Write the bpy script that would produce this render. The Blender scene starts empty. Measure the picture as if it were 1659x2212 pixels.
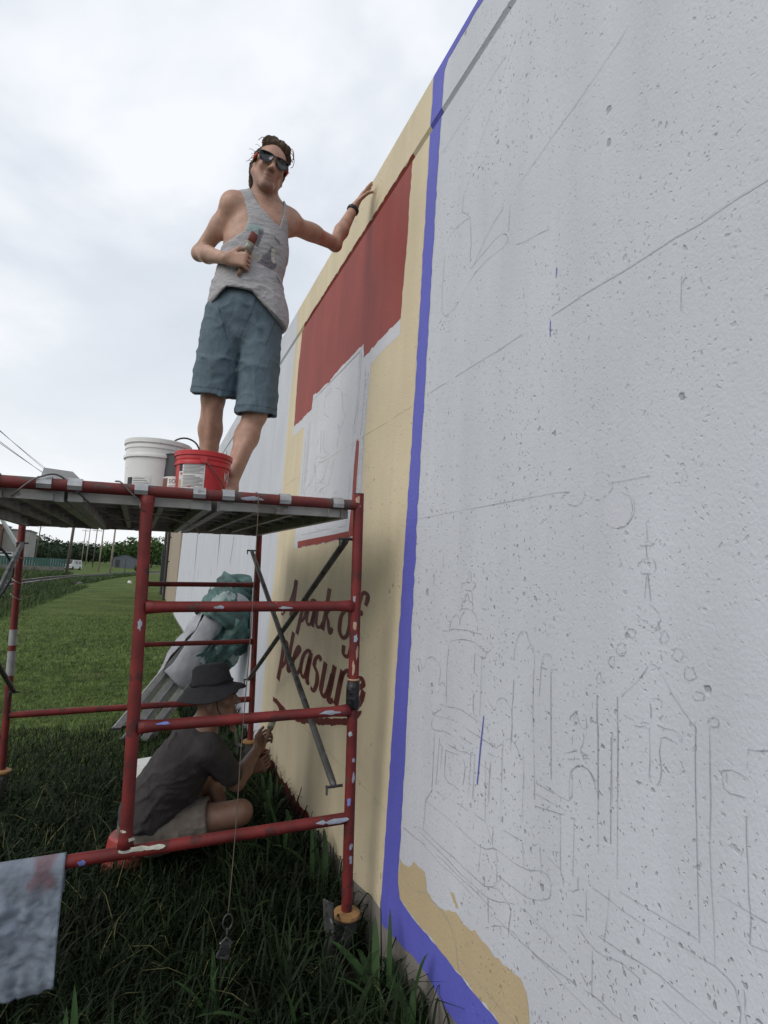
import bpy, bmesh, math, random
import numpy as np
from mathutils import Vector, Matrix
from mathutils.geometry import tessellate_polygon
rad = math.radians
random.seed(7)
RNG = np.random.default_rng(11)
scene = bpy.context.scene
COL = scene.collection

# ------------------------------------------------------------------ camera
YAW, PITCH, ROLL, CAM_H = .3832, .1216, .0483, 1.4906
fwd = Vector((math.sin(YAW)*math.cos(PITCH), math.cos(YAW)*math.cos(PITCH), math.sin(PITCH)))
rgt = Vector((math.cos(YAW), -math.sin(YAW), 0)); upv = rgt.cross(fwd)
r2 = rgt*math.cos(ROLL) + upv*math.sin(ROLL); u2 = -rgt*math.sin(ROLL) + upv*math.cos(ROLL)
cam = bpy.data.cameras.new('camera'); cam_o = bpy.data.objects.new('camera', cam); COL.objects.link(cam_o)
cam_o.matrix_world = Matrix(((r2.x, u2.x, -fwd.x, 0), (r2.y, u2.y, -fwd.y, 0), (r2.z, u2.z, -fwd.z, CAM_H), (0, 0, 0, 1)))
cam.sensor_fit = 'HORIZONTAL'; cam.sensor_width = 36; cam.lens = 36*1242.3/1659
cam.clip_start = .05; cam.clip_end = 3000
scene.camera = cam_o

# ------------------------------------------------------------------ sky, sun, exposure
SUN_EL, SUN_AZ = 40, 196          # azimuth of the direction TO the sun, degrees from +X counter-clockwise
world = bpy.data.worlds.new('World'); scene.world = world; world.use_nodes = True
wn = world.node_tree.nodes; wl = world.node_tree.links; wn.clear()
def wnode(t, **k):
    n = wn.new(t)
    for a, b in k.items(): setattr(n, a, b)
    return n
out = wnode('ShaderNodeOutputWorld'); bg = wnode('ShaderNodeBackground'); bg.inputs[1].default_value = .1
wl.new(bg.outputs[0], out.inputs[0])
sky = wnode('ShaderNodeTexSky'); sky.sky_type = 'NISHITA'; sky.sun_disc = False
sky.sun_elevation = rad(SUN_EL); sky.sun_rotation = rad(90 - SUN_AZ); sky.air_density = 1.2; sky.dust_density = 2.5
tc = wnode('ShaderNodeTexCoord'); sep = wnode('ShaderNodeSeparateXYZ'); wl.new(tc.outputs['Generated'], sep.inputs[0])
zz = wnode('ShaderNodeMath', operation='MAXIMUM'); wl.new(sep.outputs[2], zz.inputs[0]); zz.inputs[1].default_value = 0
za = wnode('ShaderNodeMath', operation='ADD'); wl.new(zz.outputs[0], za.inputs[0]); za.inputs[1].default_value = .35
dx = wnode('ShaderNodeMath', operation='DIVIDE'); wl.new(sep.outputs[0], dx.inputs[0]); wl.new(za.outputs[0], dx.inputs[1])
dy = wnode('ShaderNodeMath', operation='DIVIDE'); wl.new(sep.outputs[1], dy.inputs[0]); wl.new(za.outputs[0], dy.inputs[1])
cmb = wnode('ShaderNodeCombineXYZ'); wl.new(dx.outputs[0], cmb.inputs[0]); wl.new(dy.outputs[0], cmb.inputs[1])
cmb.inputs[2].default_value = .37
nz = wnode('ShaderNodeTexNoise'); nz.inputs['Scale'].default_value = 1.9; nz.inputs['Detail'].default_value = 6; nz.inputs['Roughness'].default_value = .52; nz.inputs['Distortion'].default_value = .25
wl.new(cmb.outputs[0], nz.inputs['Vector'])
cr = wnode('ShaderNodeValToRGB'); wl.new(nz.outputs[0], cr.inputs[0])
e = cr.color_ramp.elements; e[0].position = .34; e[0].color = (5.0, 5.6, 6.45, 1); e[1].position = .68; e[1].color = (8.8, 9.0, 9.4, 1)
m = e.new(.5); m.color = (6.0, 6.55, 7.3, 1)
# brighter veil of thin cloud towards the horizon
hz = wnode('ShaderNodeMapRange'); wl.new(sep.outputs[2], hz.inputs[0])
hz.inputs[1].default_value = .62; hz.inputs[2].default_value = .05; hz.inputs[3].default_value = 0; hz.inputs[4].default_value = 1
hm = wnode('ShaderNodeMix', data_type='RGBA'); wl.new(hz.outputs[0], hm.inputs[0]); wl.new(cr.outputs[0], hm.inputs[6]); hm.inputs[7].default_value = (9.0, 9.15, 9.35, 1)
hzs = wnode('ShaderNodeMath', operation='MULTIPLY'); wl.new(hz.outputs[0], hzs.inputs[0]); hzs.inputs[1].default_value = .85; wl.new(hzs.outputs[0], hm.inputs[0])
mx = wnode('ShaderNodeMix', data_type='RGBA'); mx.inputs[0].default_value = .9
wl.new(sky.outputs[0], mx.inputs[6]); wl.new(hm.outputs[2], mx.inputs[7]); wl.new(mx.outputs[2], bg.inputs[0])

sun = bpy.data.lights.new('sun', 'SUN'); sun.energy = 1.3; sun.angle = rad(42); sun.color = (1, .96, .9)
sun_o = bpy.data.objects.new('sun', sun); COL.objects.link(sun_o)
sd = Vector((math.cos(rad(SUN_EL))*math.cos(rad(SUN_AZ)), math.cos(rad(SUN_EL))*math.sin(rad(SUN_AZ)), math.sin(rad(SUN_EL))))
sun_o.rotation_euler = sd.to_track_quat('Z', 'Y').to_euler(); sun_o.location = (-6, -4, 12)
vs = scene.view_settings; vs.view_transform = 'Standard'; vs.look = 'None'; vs.gamma = 1; vs.exposure = 0.22; vs.use_curve_mapping = False
scene.render.engine = 'CYCLES'; scene.cycles.use_denoising = True; scene.cycles.max_bounces = 4; scene.cycles.diffuse_bounces = 3; scene.cycles.glossy_bounces = 2; scene.cycles.transmission_bounces = 2; scene.cycles.transparent_max_bounces = 4

# ------------------------------------------------------------------ helpers
MATS = {}
def principled(name):
    m = bpy.data.materials.new(name); m.use_nodes = True
    return m, m.node_tree.nodes, m.node_tree.links, m.node_tree.nodes['Principled BSDF']
def mat(name, col, rough=.6, var=.25, scale=8, bump=.0, bscale=60, metal=0, spec=.5, spots=None, attr=None, stretch=(1, 1, 1), detail=5, bdist=.01, sub=0):
    """procedural surface: base colour with noise variation, optional spots = (colour, scale, threshold) and bump"""
    if name in MATS: return MATS[name]
    m, n, l, b = principled(name)
    b.inputs['Roughness'].default_value = rough; b.inputs['Metallic'].default_value = metal
    b.inputs['Specular IOR Level'].default_value = spec
    t = n.new('ShaderNodeTexCoord'); mp = n.new('ShaderNodeMapping'); mp.inputs['Scale'].default_value = stretch
    l.new(t.outputs['Object'], mp.inputs[0])
    no = n.new('ShaderNodeTexNoise'); no.inputs['Scale'].default_value = scale; no.inputs['Detail'].default_value = detail; l.new(mp.outputs[0], no.inputs[0])
    ra = n.new('ShaderNodeValToRGB'); l.new(no.outputs[0], ra.inputs[0])
    c = np.array(col); ra.color_ramp.elements[0].position = .3; ra.color_ramp.elements[1].position = .7
    ra.color_ramp.elements[0].color = (*np.clip(c*(1-var), 0, 1), 1); ra.color_ramp.elements[1].color = (*np.clip(c*(1+var), 0, 1), 1)
    last = ra.outputs[0]
    if attr:
        at = n.new('ShaderNodeAttribute'); at.attribute_name = attr
        mm = n.new('ShaderNodeMix'); mm.data_type = 'RGBA'; mm.blend_type = 'MULTIPLY'; mm.inputs[0].default_value = 1
        l.new(last, mm.inputs[6]); l.new(at.outputs['Color'], mm.inputs[7]); last = mm.outputs[2]
    for sp in (spots or []):
        s = n.new('ShaderNodeTexNoise'); s.inputs['Scale'].default_value = sp[1]; s.inputs['Detail'].default_value = 3
        o = n.new('ShaderNodeVectorMath'); o.operation = 'ADD'; o.inputs[1].default_value = (sp[1]*.37, sp[1]*.11, 3.1); l.new(t.outputs['Object'], o.inputs[0]); l.new(o.outputs[0], s.inputs[0])
        g = n.new('ShaderNodeMapRange'); l.new(s.outputs[0], g.inputs[0]); g.inputs[1].default_value = sp[2]; g.inputs[2].default_value = sp[2]+.03
        mm = n.new('ShaderNodeMix'); mm.data_type = 'RGBA'; l.new(g.outputs[0], mm.inputs[0]); l.new(last, mm.inputs[6]); mm.inputs[7].default_value = (*sp[0], 1); last = mm.outputs[2]
    l.new(last, b.inputs['Base Color'])
    if sub:
        b.inputs['Subsurface Weight'].default_value = sub; b.inputs['Subsurface Radius'].default_value = (.012, .005, .003)
    if bump:
        s = n.new('ShaderNodeTexNoise'); s.inputs['Scale'].default_value = bscale; s.inputs['Detail'].default_value = 4; l.new(mp.outputs[0], s.inputs[0])
        bu = n.new('ShaderNodeBump'); bu.inputs['Strength'].default_value = bump; bu.inputs['Distance'].default_value = bdist; l.new(s.outputs[0], bu.inputs['Height']); l.new(bu.outputs[0], b.inputs['Normal'])
    MATS[name] = m
    return m

def mesh(name, verts, faces, m=None, parent=None, smooth=False):
    me = bpy.data.meshes.new(name)
    me.from_pydata([tuple(map(float, v)) for v in verts], [], [tuple(map(int, f)) for f in faces]); me.update()
    if smooth: me.polygons.foreach_set('use_smooth', [True]*len(me.polygons))
    if m: me.materials.append(m)
    o = bpy.data.objects.new(name, me); COL.objects.link(o)
    if parent: o.parent = parent
    return o
def tag(o, label=None, cat=None, group=None, kind=None):
    if label: o['label'] = label
    if cat: o['category'] = cat
    if group: o['group'] = group
    if kind: o['kind'] = kind
    return o
def thing(name, label, cat, loc=(0, 0, 0), group=None):
    o = bpy.data.objects.new(name, None); COL.objects.link(o); o.empty_display_size = .1
    return tag(o, label, cat, group)
class MB:
    """collects verts and faces"""
    def __init__(s): s.v = []; s.f = []
    def add(s, v, f):
        k = len(s.v); s.v += [tuple(p) for p in v]; s.f += [tuple(i+k for i in q) for q in f]; return s
    def box(s, c, size, R=None, taper=1):
        hx, hy, hz = size[0]/2, size[1]/2, size[2]/2
        p = [(-hx, -hy, -hz), (hx, -hy, -hz), (hx, hy, -hz), (-hx, hy, -hz), (-hx*taper, -hy*taper, hz), (hx*taper, -hy*taper, hz), (hx*taper, hy*taper, hz), (-hx*taper, hy*taper, hz)]
        p = [Vector(q) for q in p]
        if R is not None: p = [R @ q for q in p]
        c = Vector(c)
        return s.add([q+c for q in p], [(0, 3, 2, 1), (4, 5, 6, 7), (0, 1, 5, 4), (1, 2, 6, 5), (2, 3, 7, 6), (3, 0, 4, 7)])
    def tube(s, pts, r, n=10, cap=True, flat=None):
        """sweep along points; r scalar or list"""
        pts = [Vector(p) for p in pts]; rs = r if isinstance(r, (list, tuple)) else [r]*len(pts)
        v = []; f = []; prev = None
        for i, p in enumerate(pts):
            t = (pts[min(i+1, len(pts)-1)]-pts[max(i-1, 0)]).normalized()
            a = Vector((0, 0, 1)) if abs(t.z) < .9 else Vector((0, 1, 0))
            if prev is not None: a = prev
            x = (a - t*a.dot(t)).normalized(); y = t.cross(x); prev = x
            for k in range(n):
                an = 2*math.pi*k/n; v.append(p+(x*math.cos(an)+y*math.sin(an)*(flat or 1))*rs[i])
        for i in range(len(pts)-1):
            for k in range(n):
                f.append((i*n+k, i*n+(k+1) % n, (i+1)*n+(k+1) % n, (i+1)*n+k))
        if cap: f.append(tuple(range(n-1, -1, -1))); f.append(tuple((len(pts)-1)*n+k for k in range(n)))
        return s.add(v, f)
    def lathe(s, prof, c=(0, 0, 0), n=40, a0=0, a1=2*math.pi):
        full = abs(a1-a0-2*math.pi) < 1e-6; m_ = n if full else n+1; v = []; f = []
        for (r, z) in prof:
            for k in range(m_):
                an = a0+(a1-a0)*k/n; v.append((c[0]+r*math.cos(an), c[1]+r*math.sin(an), c[2]+z))
        for i in range(len(prof)-1):
            for k in range(n):
                k2 = (k+1) % m_
                f.append((i*m_+k, i*m_+k2, (i+1)*m_+k2, (i+1)*m_+k))
        return s.add(v, f)
    def build(s, name, m=None, parent=None, smooth=False, auto=None):
        o = mesh(name, s.v, s.f, m, parent, smooth)
        if auto is not None:
            sharp_by_angle(o.data, auto)
        return o
def sharp_by_angle(me, ang):
    me.polygons.foreach_set('use_smooth', [True]*len(me.polygons))
    bm = bmesh.new(); bm.from_mesh(me)
    for ed in bm.edges:
        if len(ed.link_faces) == 2 and ed.link_faces[0].normal.angle(ed.link_faces[1].normal, 0) > ang: ed.smooth = False
    bm.to_mesh(me); bm.free()
def text_flat(txt, size):
    """triangulated flat lettering as (verts2d, faces) with left baseline at the origin"""
    c = bpy.data.curves.new('t', 'FONT'); c.body = txt; c.size = size; c.resolution_u = 2
    o = bpy.data.objects.new('t', c); COL.objects.link(o)
    dg = bpy.context.evaluated_depsgraph_get(); me = bpy.data.meshes.new_from_object(o.evaluated_get(dg))
    v = [tuple(q.co[:2]) for q in me.vertices]; f = [tuple(p.vertices) for p in me.polygons]
    bpy.data.objects.remove(o); bpy.data.curves.remove(c); bpy.data.meshes.remove(me)
    return v, f
def catmull(pts, n=6):
    P = [np.array(p, float) for p in pts]; P = [2*P[0]-P[1]]+P+[2*P[-1]-P[-2]]; o = []
    for i in range(1, len(P)-2):
        for t in np.linspace(0, 1, n, endpoint=False):
            a, b, c, d = P[i-1], P[i], P[i+1], P[i+2]
            o.append(.5*((2*b)+(c-a)*t+(2*a-5*b+4*c-d)*t*t+(3*b-a-3*c+d)*t**3))
    o.append(P[-2]); return o
# ------------------------------------------------------------------ ground and the far setting
def gz(x, y):
    """height of the terrain"""
    x = np.asarray(x, float); y = np.asarray(y, float)
    z = .03*np.clip((x-.2)/.8, -1.2, 1) - .02
    z = z + .0095*np.clip(y-20, 0, 140) + .004*np.clip(-x-1.5, 0, 6)
    z = z + .012*np.sin(x*1.7+y*.6)+.01*np.sin(y*1.3-x*.7)
    z = z - .12*np.exp(-((x+5.0)/.9)**2)*np.clip((y-8)/8, 0, 1)
    d = np.hypot(x, y); z = z + np.clip(d-150, 0, 400)*.022
    return z
xs = np.concatenate([-np.geomspace(900, 12, 26), np.arange(-11, 1.3, .3), np.geomspace(1.4, 900, 24)])
ys = np.concatenate([-np.geomspace(60, 1, 8), np.arange(-.5, 22, .3), np.geomspace(22.5, 900, 46)])
X, Y = np.meshgrid(xs, ys); Z = gz(X, Y)
nx, ny = len(xs), len(ys); idx = np.arange(nx*ny).reshape(ny, nx)
fq = np.stack([idx[:-1, :-1], idx[:-1, 1:], idx[1:, 1:], idx[1:, :-1]], -1).reshape(-1, 4)
def grass_ground_mat():
    m, n, l, b = principled('lawn'); b.inputs['Roughness'].default_value = .95; b.inputs['Specular IOR Level'].default_value = .1
    g = n.new('ShaderNodeNewGeometry')
    def noise(sc, det=5):
        q = n.new('ShaderNodeTexNoise'); q.inputs['Scale'].default_value = sc; q.inputs['Detail'].default_value = det; l.new(g.outputs['Position'], q.inputs[0]); return q
    a = noise(.6, 8); ra = n.new('ShaderNodeValToRGB'); l.new(a.outputs[0], ra.inputs[0])
    ra.color_ramp.elements[0].position = .32; ra.color_ramp.elements[0].color = (.056, .088, .022, 1)
    ra.color_ramp.elements[1].position = .68; ra.color_ramp.elements[1].color = (.112, .150, .042, 1)
    c = noise(9); rc = n.new('ShaderNodeValToRGB'); l.new(c.outputs[0], rc.inputs[0]); rc.color_ramp.elements[0].color = (.35, .35, .35, 1); rc.color_ramp.elements[0].position = .3; rc.color_ramp.elements[1].position = .7; rc.color_ramp.elements[1].color = (1.35, 1.35, 1.25, 1)
    mu = n.new('ShaderNodeMix'); mu.data_type = 'RGBA'; mu.blend_type = 'MULTIPLY'; mu.inputs[0].default_value = 1; l.new(ra.outputs[0], mu.inputs[6]); l.new(rc.outputs[0], mu.inputs[7])
    # bare soil and dry straw patches
    d = noise(.7, 6); rd = n.new('ShaderNodeMapRange'); l.new(d.outputs[0], rd.inputs[0]); rd.inputs[1].default_value = .63; rd.inputs[2].default_value = .72
    m2 = n.new('ShaderNodeMix'); m2.data_type = 'RGBA'; l.new(rd.outputs[0], m2.inputs[0]); l.new(mu.outputs[2], m2.inputs[6]); m2.inputs[7].default_value = (.11, .10, .05, 1)
    # shade under and around the scaffold, painted near-black into the ground colour
    at = n.new('ShaderNodeAttribute'); at.attribute_name = 'ground_shade'
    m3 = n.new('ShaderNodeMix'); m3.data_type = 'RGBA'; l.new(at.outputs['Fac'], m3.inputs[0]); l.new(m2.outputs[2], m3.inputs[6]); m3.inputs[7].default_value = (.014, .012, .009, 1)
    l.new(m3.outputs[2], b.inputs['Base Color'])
    f = noise(40, 4); bu = n.new('ShaderNodeBump'); bu.inputs['Strength'].default_value = .8; bu.inputs['Distance'].default_value = .05; l.new(f.outputs[0], bu.inputs['Height']); l.new(bu.outputs[0], b.inputs['Normal'])
    return m
V = np.stack([X, Y, Z], -1).reshape(-1, 3)
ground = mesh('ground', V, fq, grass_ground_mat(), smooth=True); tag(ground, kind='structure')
ground_shade = np.clip(1-np.maximum(0, np.maximum(-1.7-V[:, 0], V[:, 1]-3.6))/3.2, 0, 1)*(V[:, 1] > -20)  # mask for the painted shade, fading out away from the scaffold
a_ = ground.data.attributes.new('ground_shade', 'FLOAT', 'POINT'); a_.data.foreach_set('value', ground_shade.astype(np.float32))

# railway: ballast bed, two rails, sleepers
def track_x(y): return -7.15 + .0009*max(0, y-38)**2
M_ballast = mat('ballast', (.095, .088, .08), .95, .6, 30, 1.0, 25, bdist=.05)
bal = MB()
yy = list(np.concatenate([np.arange(4, 60, 4), np.arange(60, 150, 6)]))
for i, y in enumerate(yy):
    cx = track_x(y); zg = float(gz(cx, y)); w = 1.15 + .1*math.sin(y*.9)
    bal.v += [(cx-w-.5, y, zg-.1), (cx-w, y, zg+.16), (cx+w, y, zg+.16), (cx+w+.7+.3*math.sin(y*.35), y, zg-.1)]
    if i:
        k = 4*i
        for q in range(3): bal.f.append((k-4+q, k-3+q, k+1+q, k+q))
tag(bal.build('railway_ballast', M_ballast, smooth=True), kind='structure')
M_rail = mat('rail_steel', (.035, .026, .022), .7, .4, 6); M_railtop = mat('polished_rail_head', (.42, .40, .38), .35, .2, 6, metal=.5)
track = thing('railway_track', 'railway track with two rusty rails curving past the lawn', 'railway')
for s_, nm in ((-1, 'rail'), (1, 'rail')):
    rb = MB(); pr = [(-.06, 0), (.06, 0), (.06, .02), (.015, .03), (.015, .11), (.036, .12), (.036, .16), (-.036, .16), (-.036, .12), (-.015, .11), (-.015, .03), (-.06, .02)]
    for i, y in enumerate(yy):
        cx = track_x(y)+s_*.55; zg = float(gz(track_x(y), y))+.17
        rb.v += [(cx+a, y, zg+b) for a, b in pr]
        if i:
            k = 12*i
            for q in range(12): rb.f.append((k-12+q, k-12+(q+1) % 12, k+(q+1) % 12, k+q))
    rl = rb.build(nm, M_rail, track); hb_ = MB()
    for i, y in enumerate(yy):
        cx = track_x(y)+s_*.55; zg = float(gz(track_x(y), y))+.17+.1605; hb_.v += [(cx-.034, y, zg), (cx+.034, y, zg)]
        if i: hb_.f.append((2*i-2, 2*i-1, 2*i+1, 2*i))
    hb_.build('rail_head', M_railtop, rl)
M_sleeper = mat('sleeper_wood', (.09, .075, .06), .95, .4, 12)
sl = MB().box((0, 0, 0), (2.0, .22, .12)); sl0 = None
for i in range(70):
    y = 18+i*.75; cx = track_x(y)
    if sl0 is None: o = sl.build('sleeper', M_sleeper, track); sl0 = o
    else: o = sl0.copy(); COL.objects.link(o); o.parent = track
    o.location = (cx, y, float(gz(cx, y))+.125)

# wooded hill far behind: one mass of foliage
def leaf_cloud(centres, radii, n_per, size, rng):
    """small leaf clumps spread through ellipsoidal volumes"""
    vs_, fs_ = [], []; k = 0
    for c, r, n in zip(centres, radii, n_per):
        d = rng.normal(size=(n, 3)); d /= np.linalg.norm(d, axis=1)[:, None]; rr = rng.uniform(.45, 1.0, n)**.6
        p = np.array(c) + d*rr[:, None]*np.array(r)
        a = rng.normal(size=(n, 3)); a /= np.linalg.norm(a, axis=1)[:, None]; b = np.cross(a, d+.01); b /= np.linalg.norm(b, axis=1)[:, None]
        s = size*rng.uniform(.5, 1.4, n)[:, None]
        q = np.stack([p-a*s, p+b*s*.8, p+a*s, p-b*s*.8], 1).reshape(-1, 3); vs_.append(q)
        i = np.arange(n)*4+k; fs_.append(np.stack([i, i+1, i+2, i+3], 1)); k += 4*n
    return np.concatenate(vs_), np.concatenate(fs_)
M_leaf_far = mat('far_foliage', (.034, .052, .030), .9, .55, .12, spec=.1)
rngw = np.random.default_rng(5)
def wood(name, pts, rlo, rhi, n, size):
    cs, rs, ns = [], [], []
    for (x, y, ztop) in pts:
        r = rngw.uniform(rlo, rhi); base = float(gz(x, y)); h = max(4, ztop-base)
        cs.append((x, y, base+h*.55)); rs.append((r, r, h*.5)); ns.append(n)
    v, f = leaf_cloud(cs, rs, ns, size, rngw); o = mesh(name, v, f, M_leaf_far)
    return o
pts = []
RIDGE = [(-140, 26), (-85, 20.5), (-69, 18.8), (-45, 18.3), (-32, 16.5), (-21, 14.6), (-14, 19.0), (-6, 17.0), (5, 20.0), (30, 18), (80, 18)]
for x in np.arange(-150, 60, 3.2):
    zt = np.interp(x, [a for a, b in RIDGE], [b for a, b in RIDGE])
    for row in range(3):
        yv = 375 - row*28 + rngw.uniform(-9, 9); pts.append((x+rngw.uniform(-2, 2), yv, zt*(yv/390)*(1-.14*row)+rngw.uniform(-2.6, 1.6)))
tag(wood('hillside_wood', pts, 3.0, 6.0, 420, .6), kind='stuff', label='dark green wood covering the low hill on the horizon', cat='wood')
pts = [(x, 245+rngw.uniform(-10, 10), float(gz(x, 245))+rngw.uniform(3, 6.5)) for x in np.arange(-75, 14, 2.4)]
tag(wood('scrub_belt', pts, 1.8, 3.2, 220, .4), kind='stuff', label='belt of low scrub at the foot of the wooded hill', cat='scrub')
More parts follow.
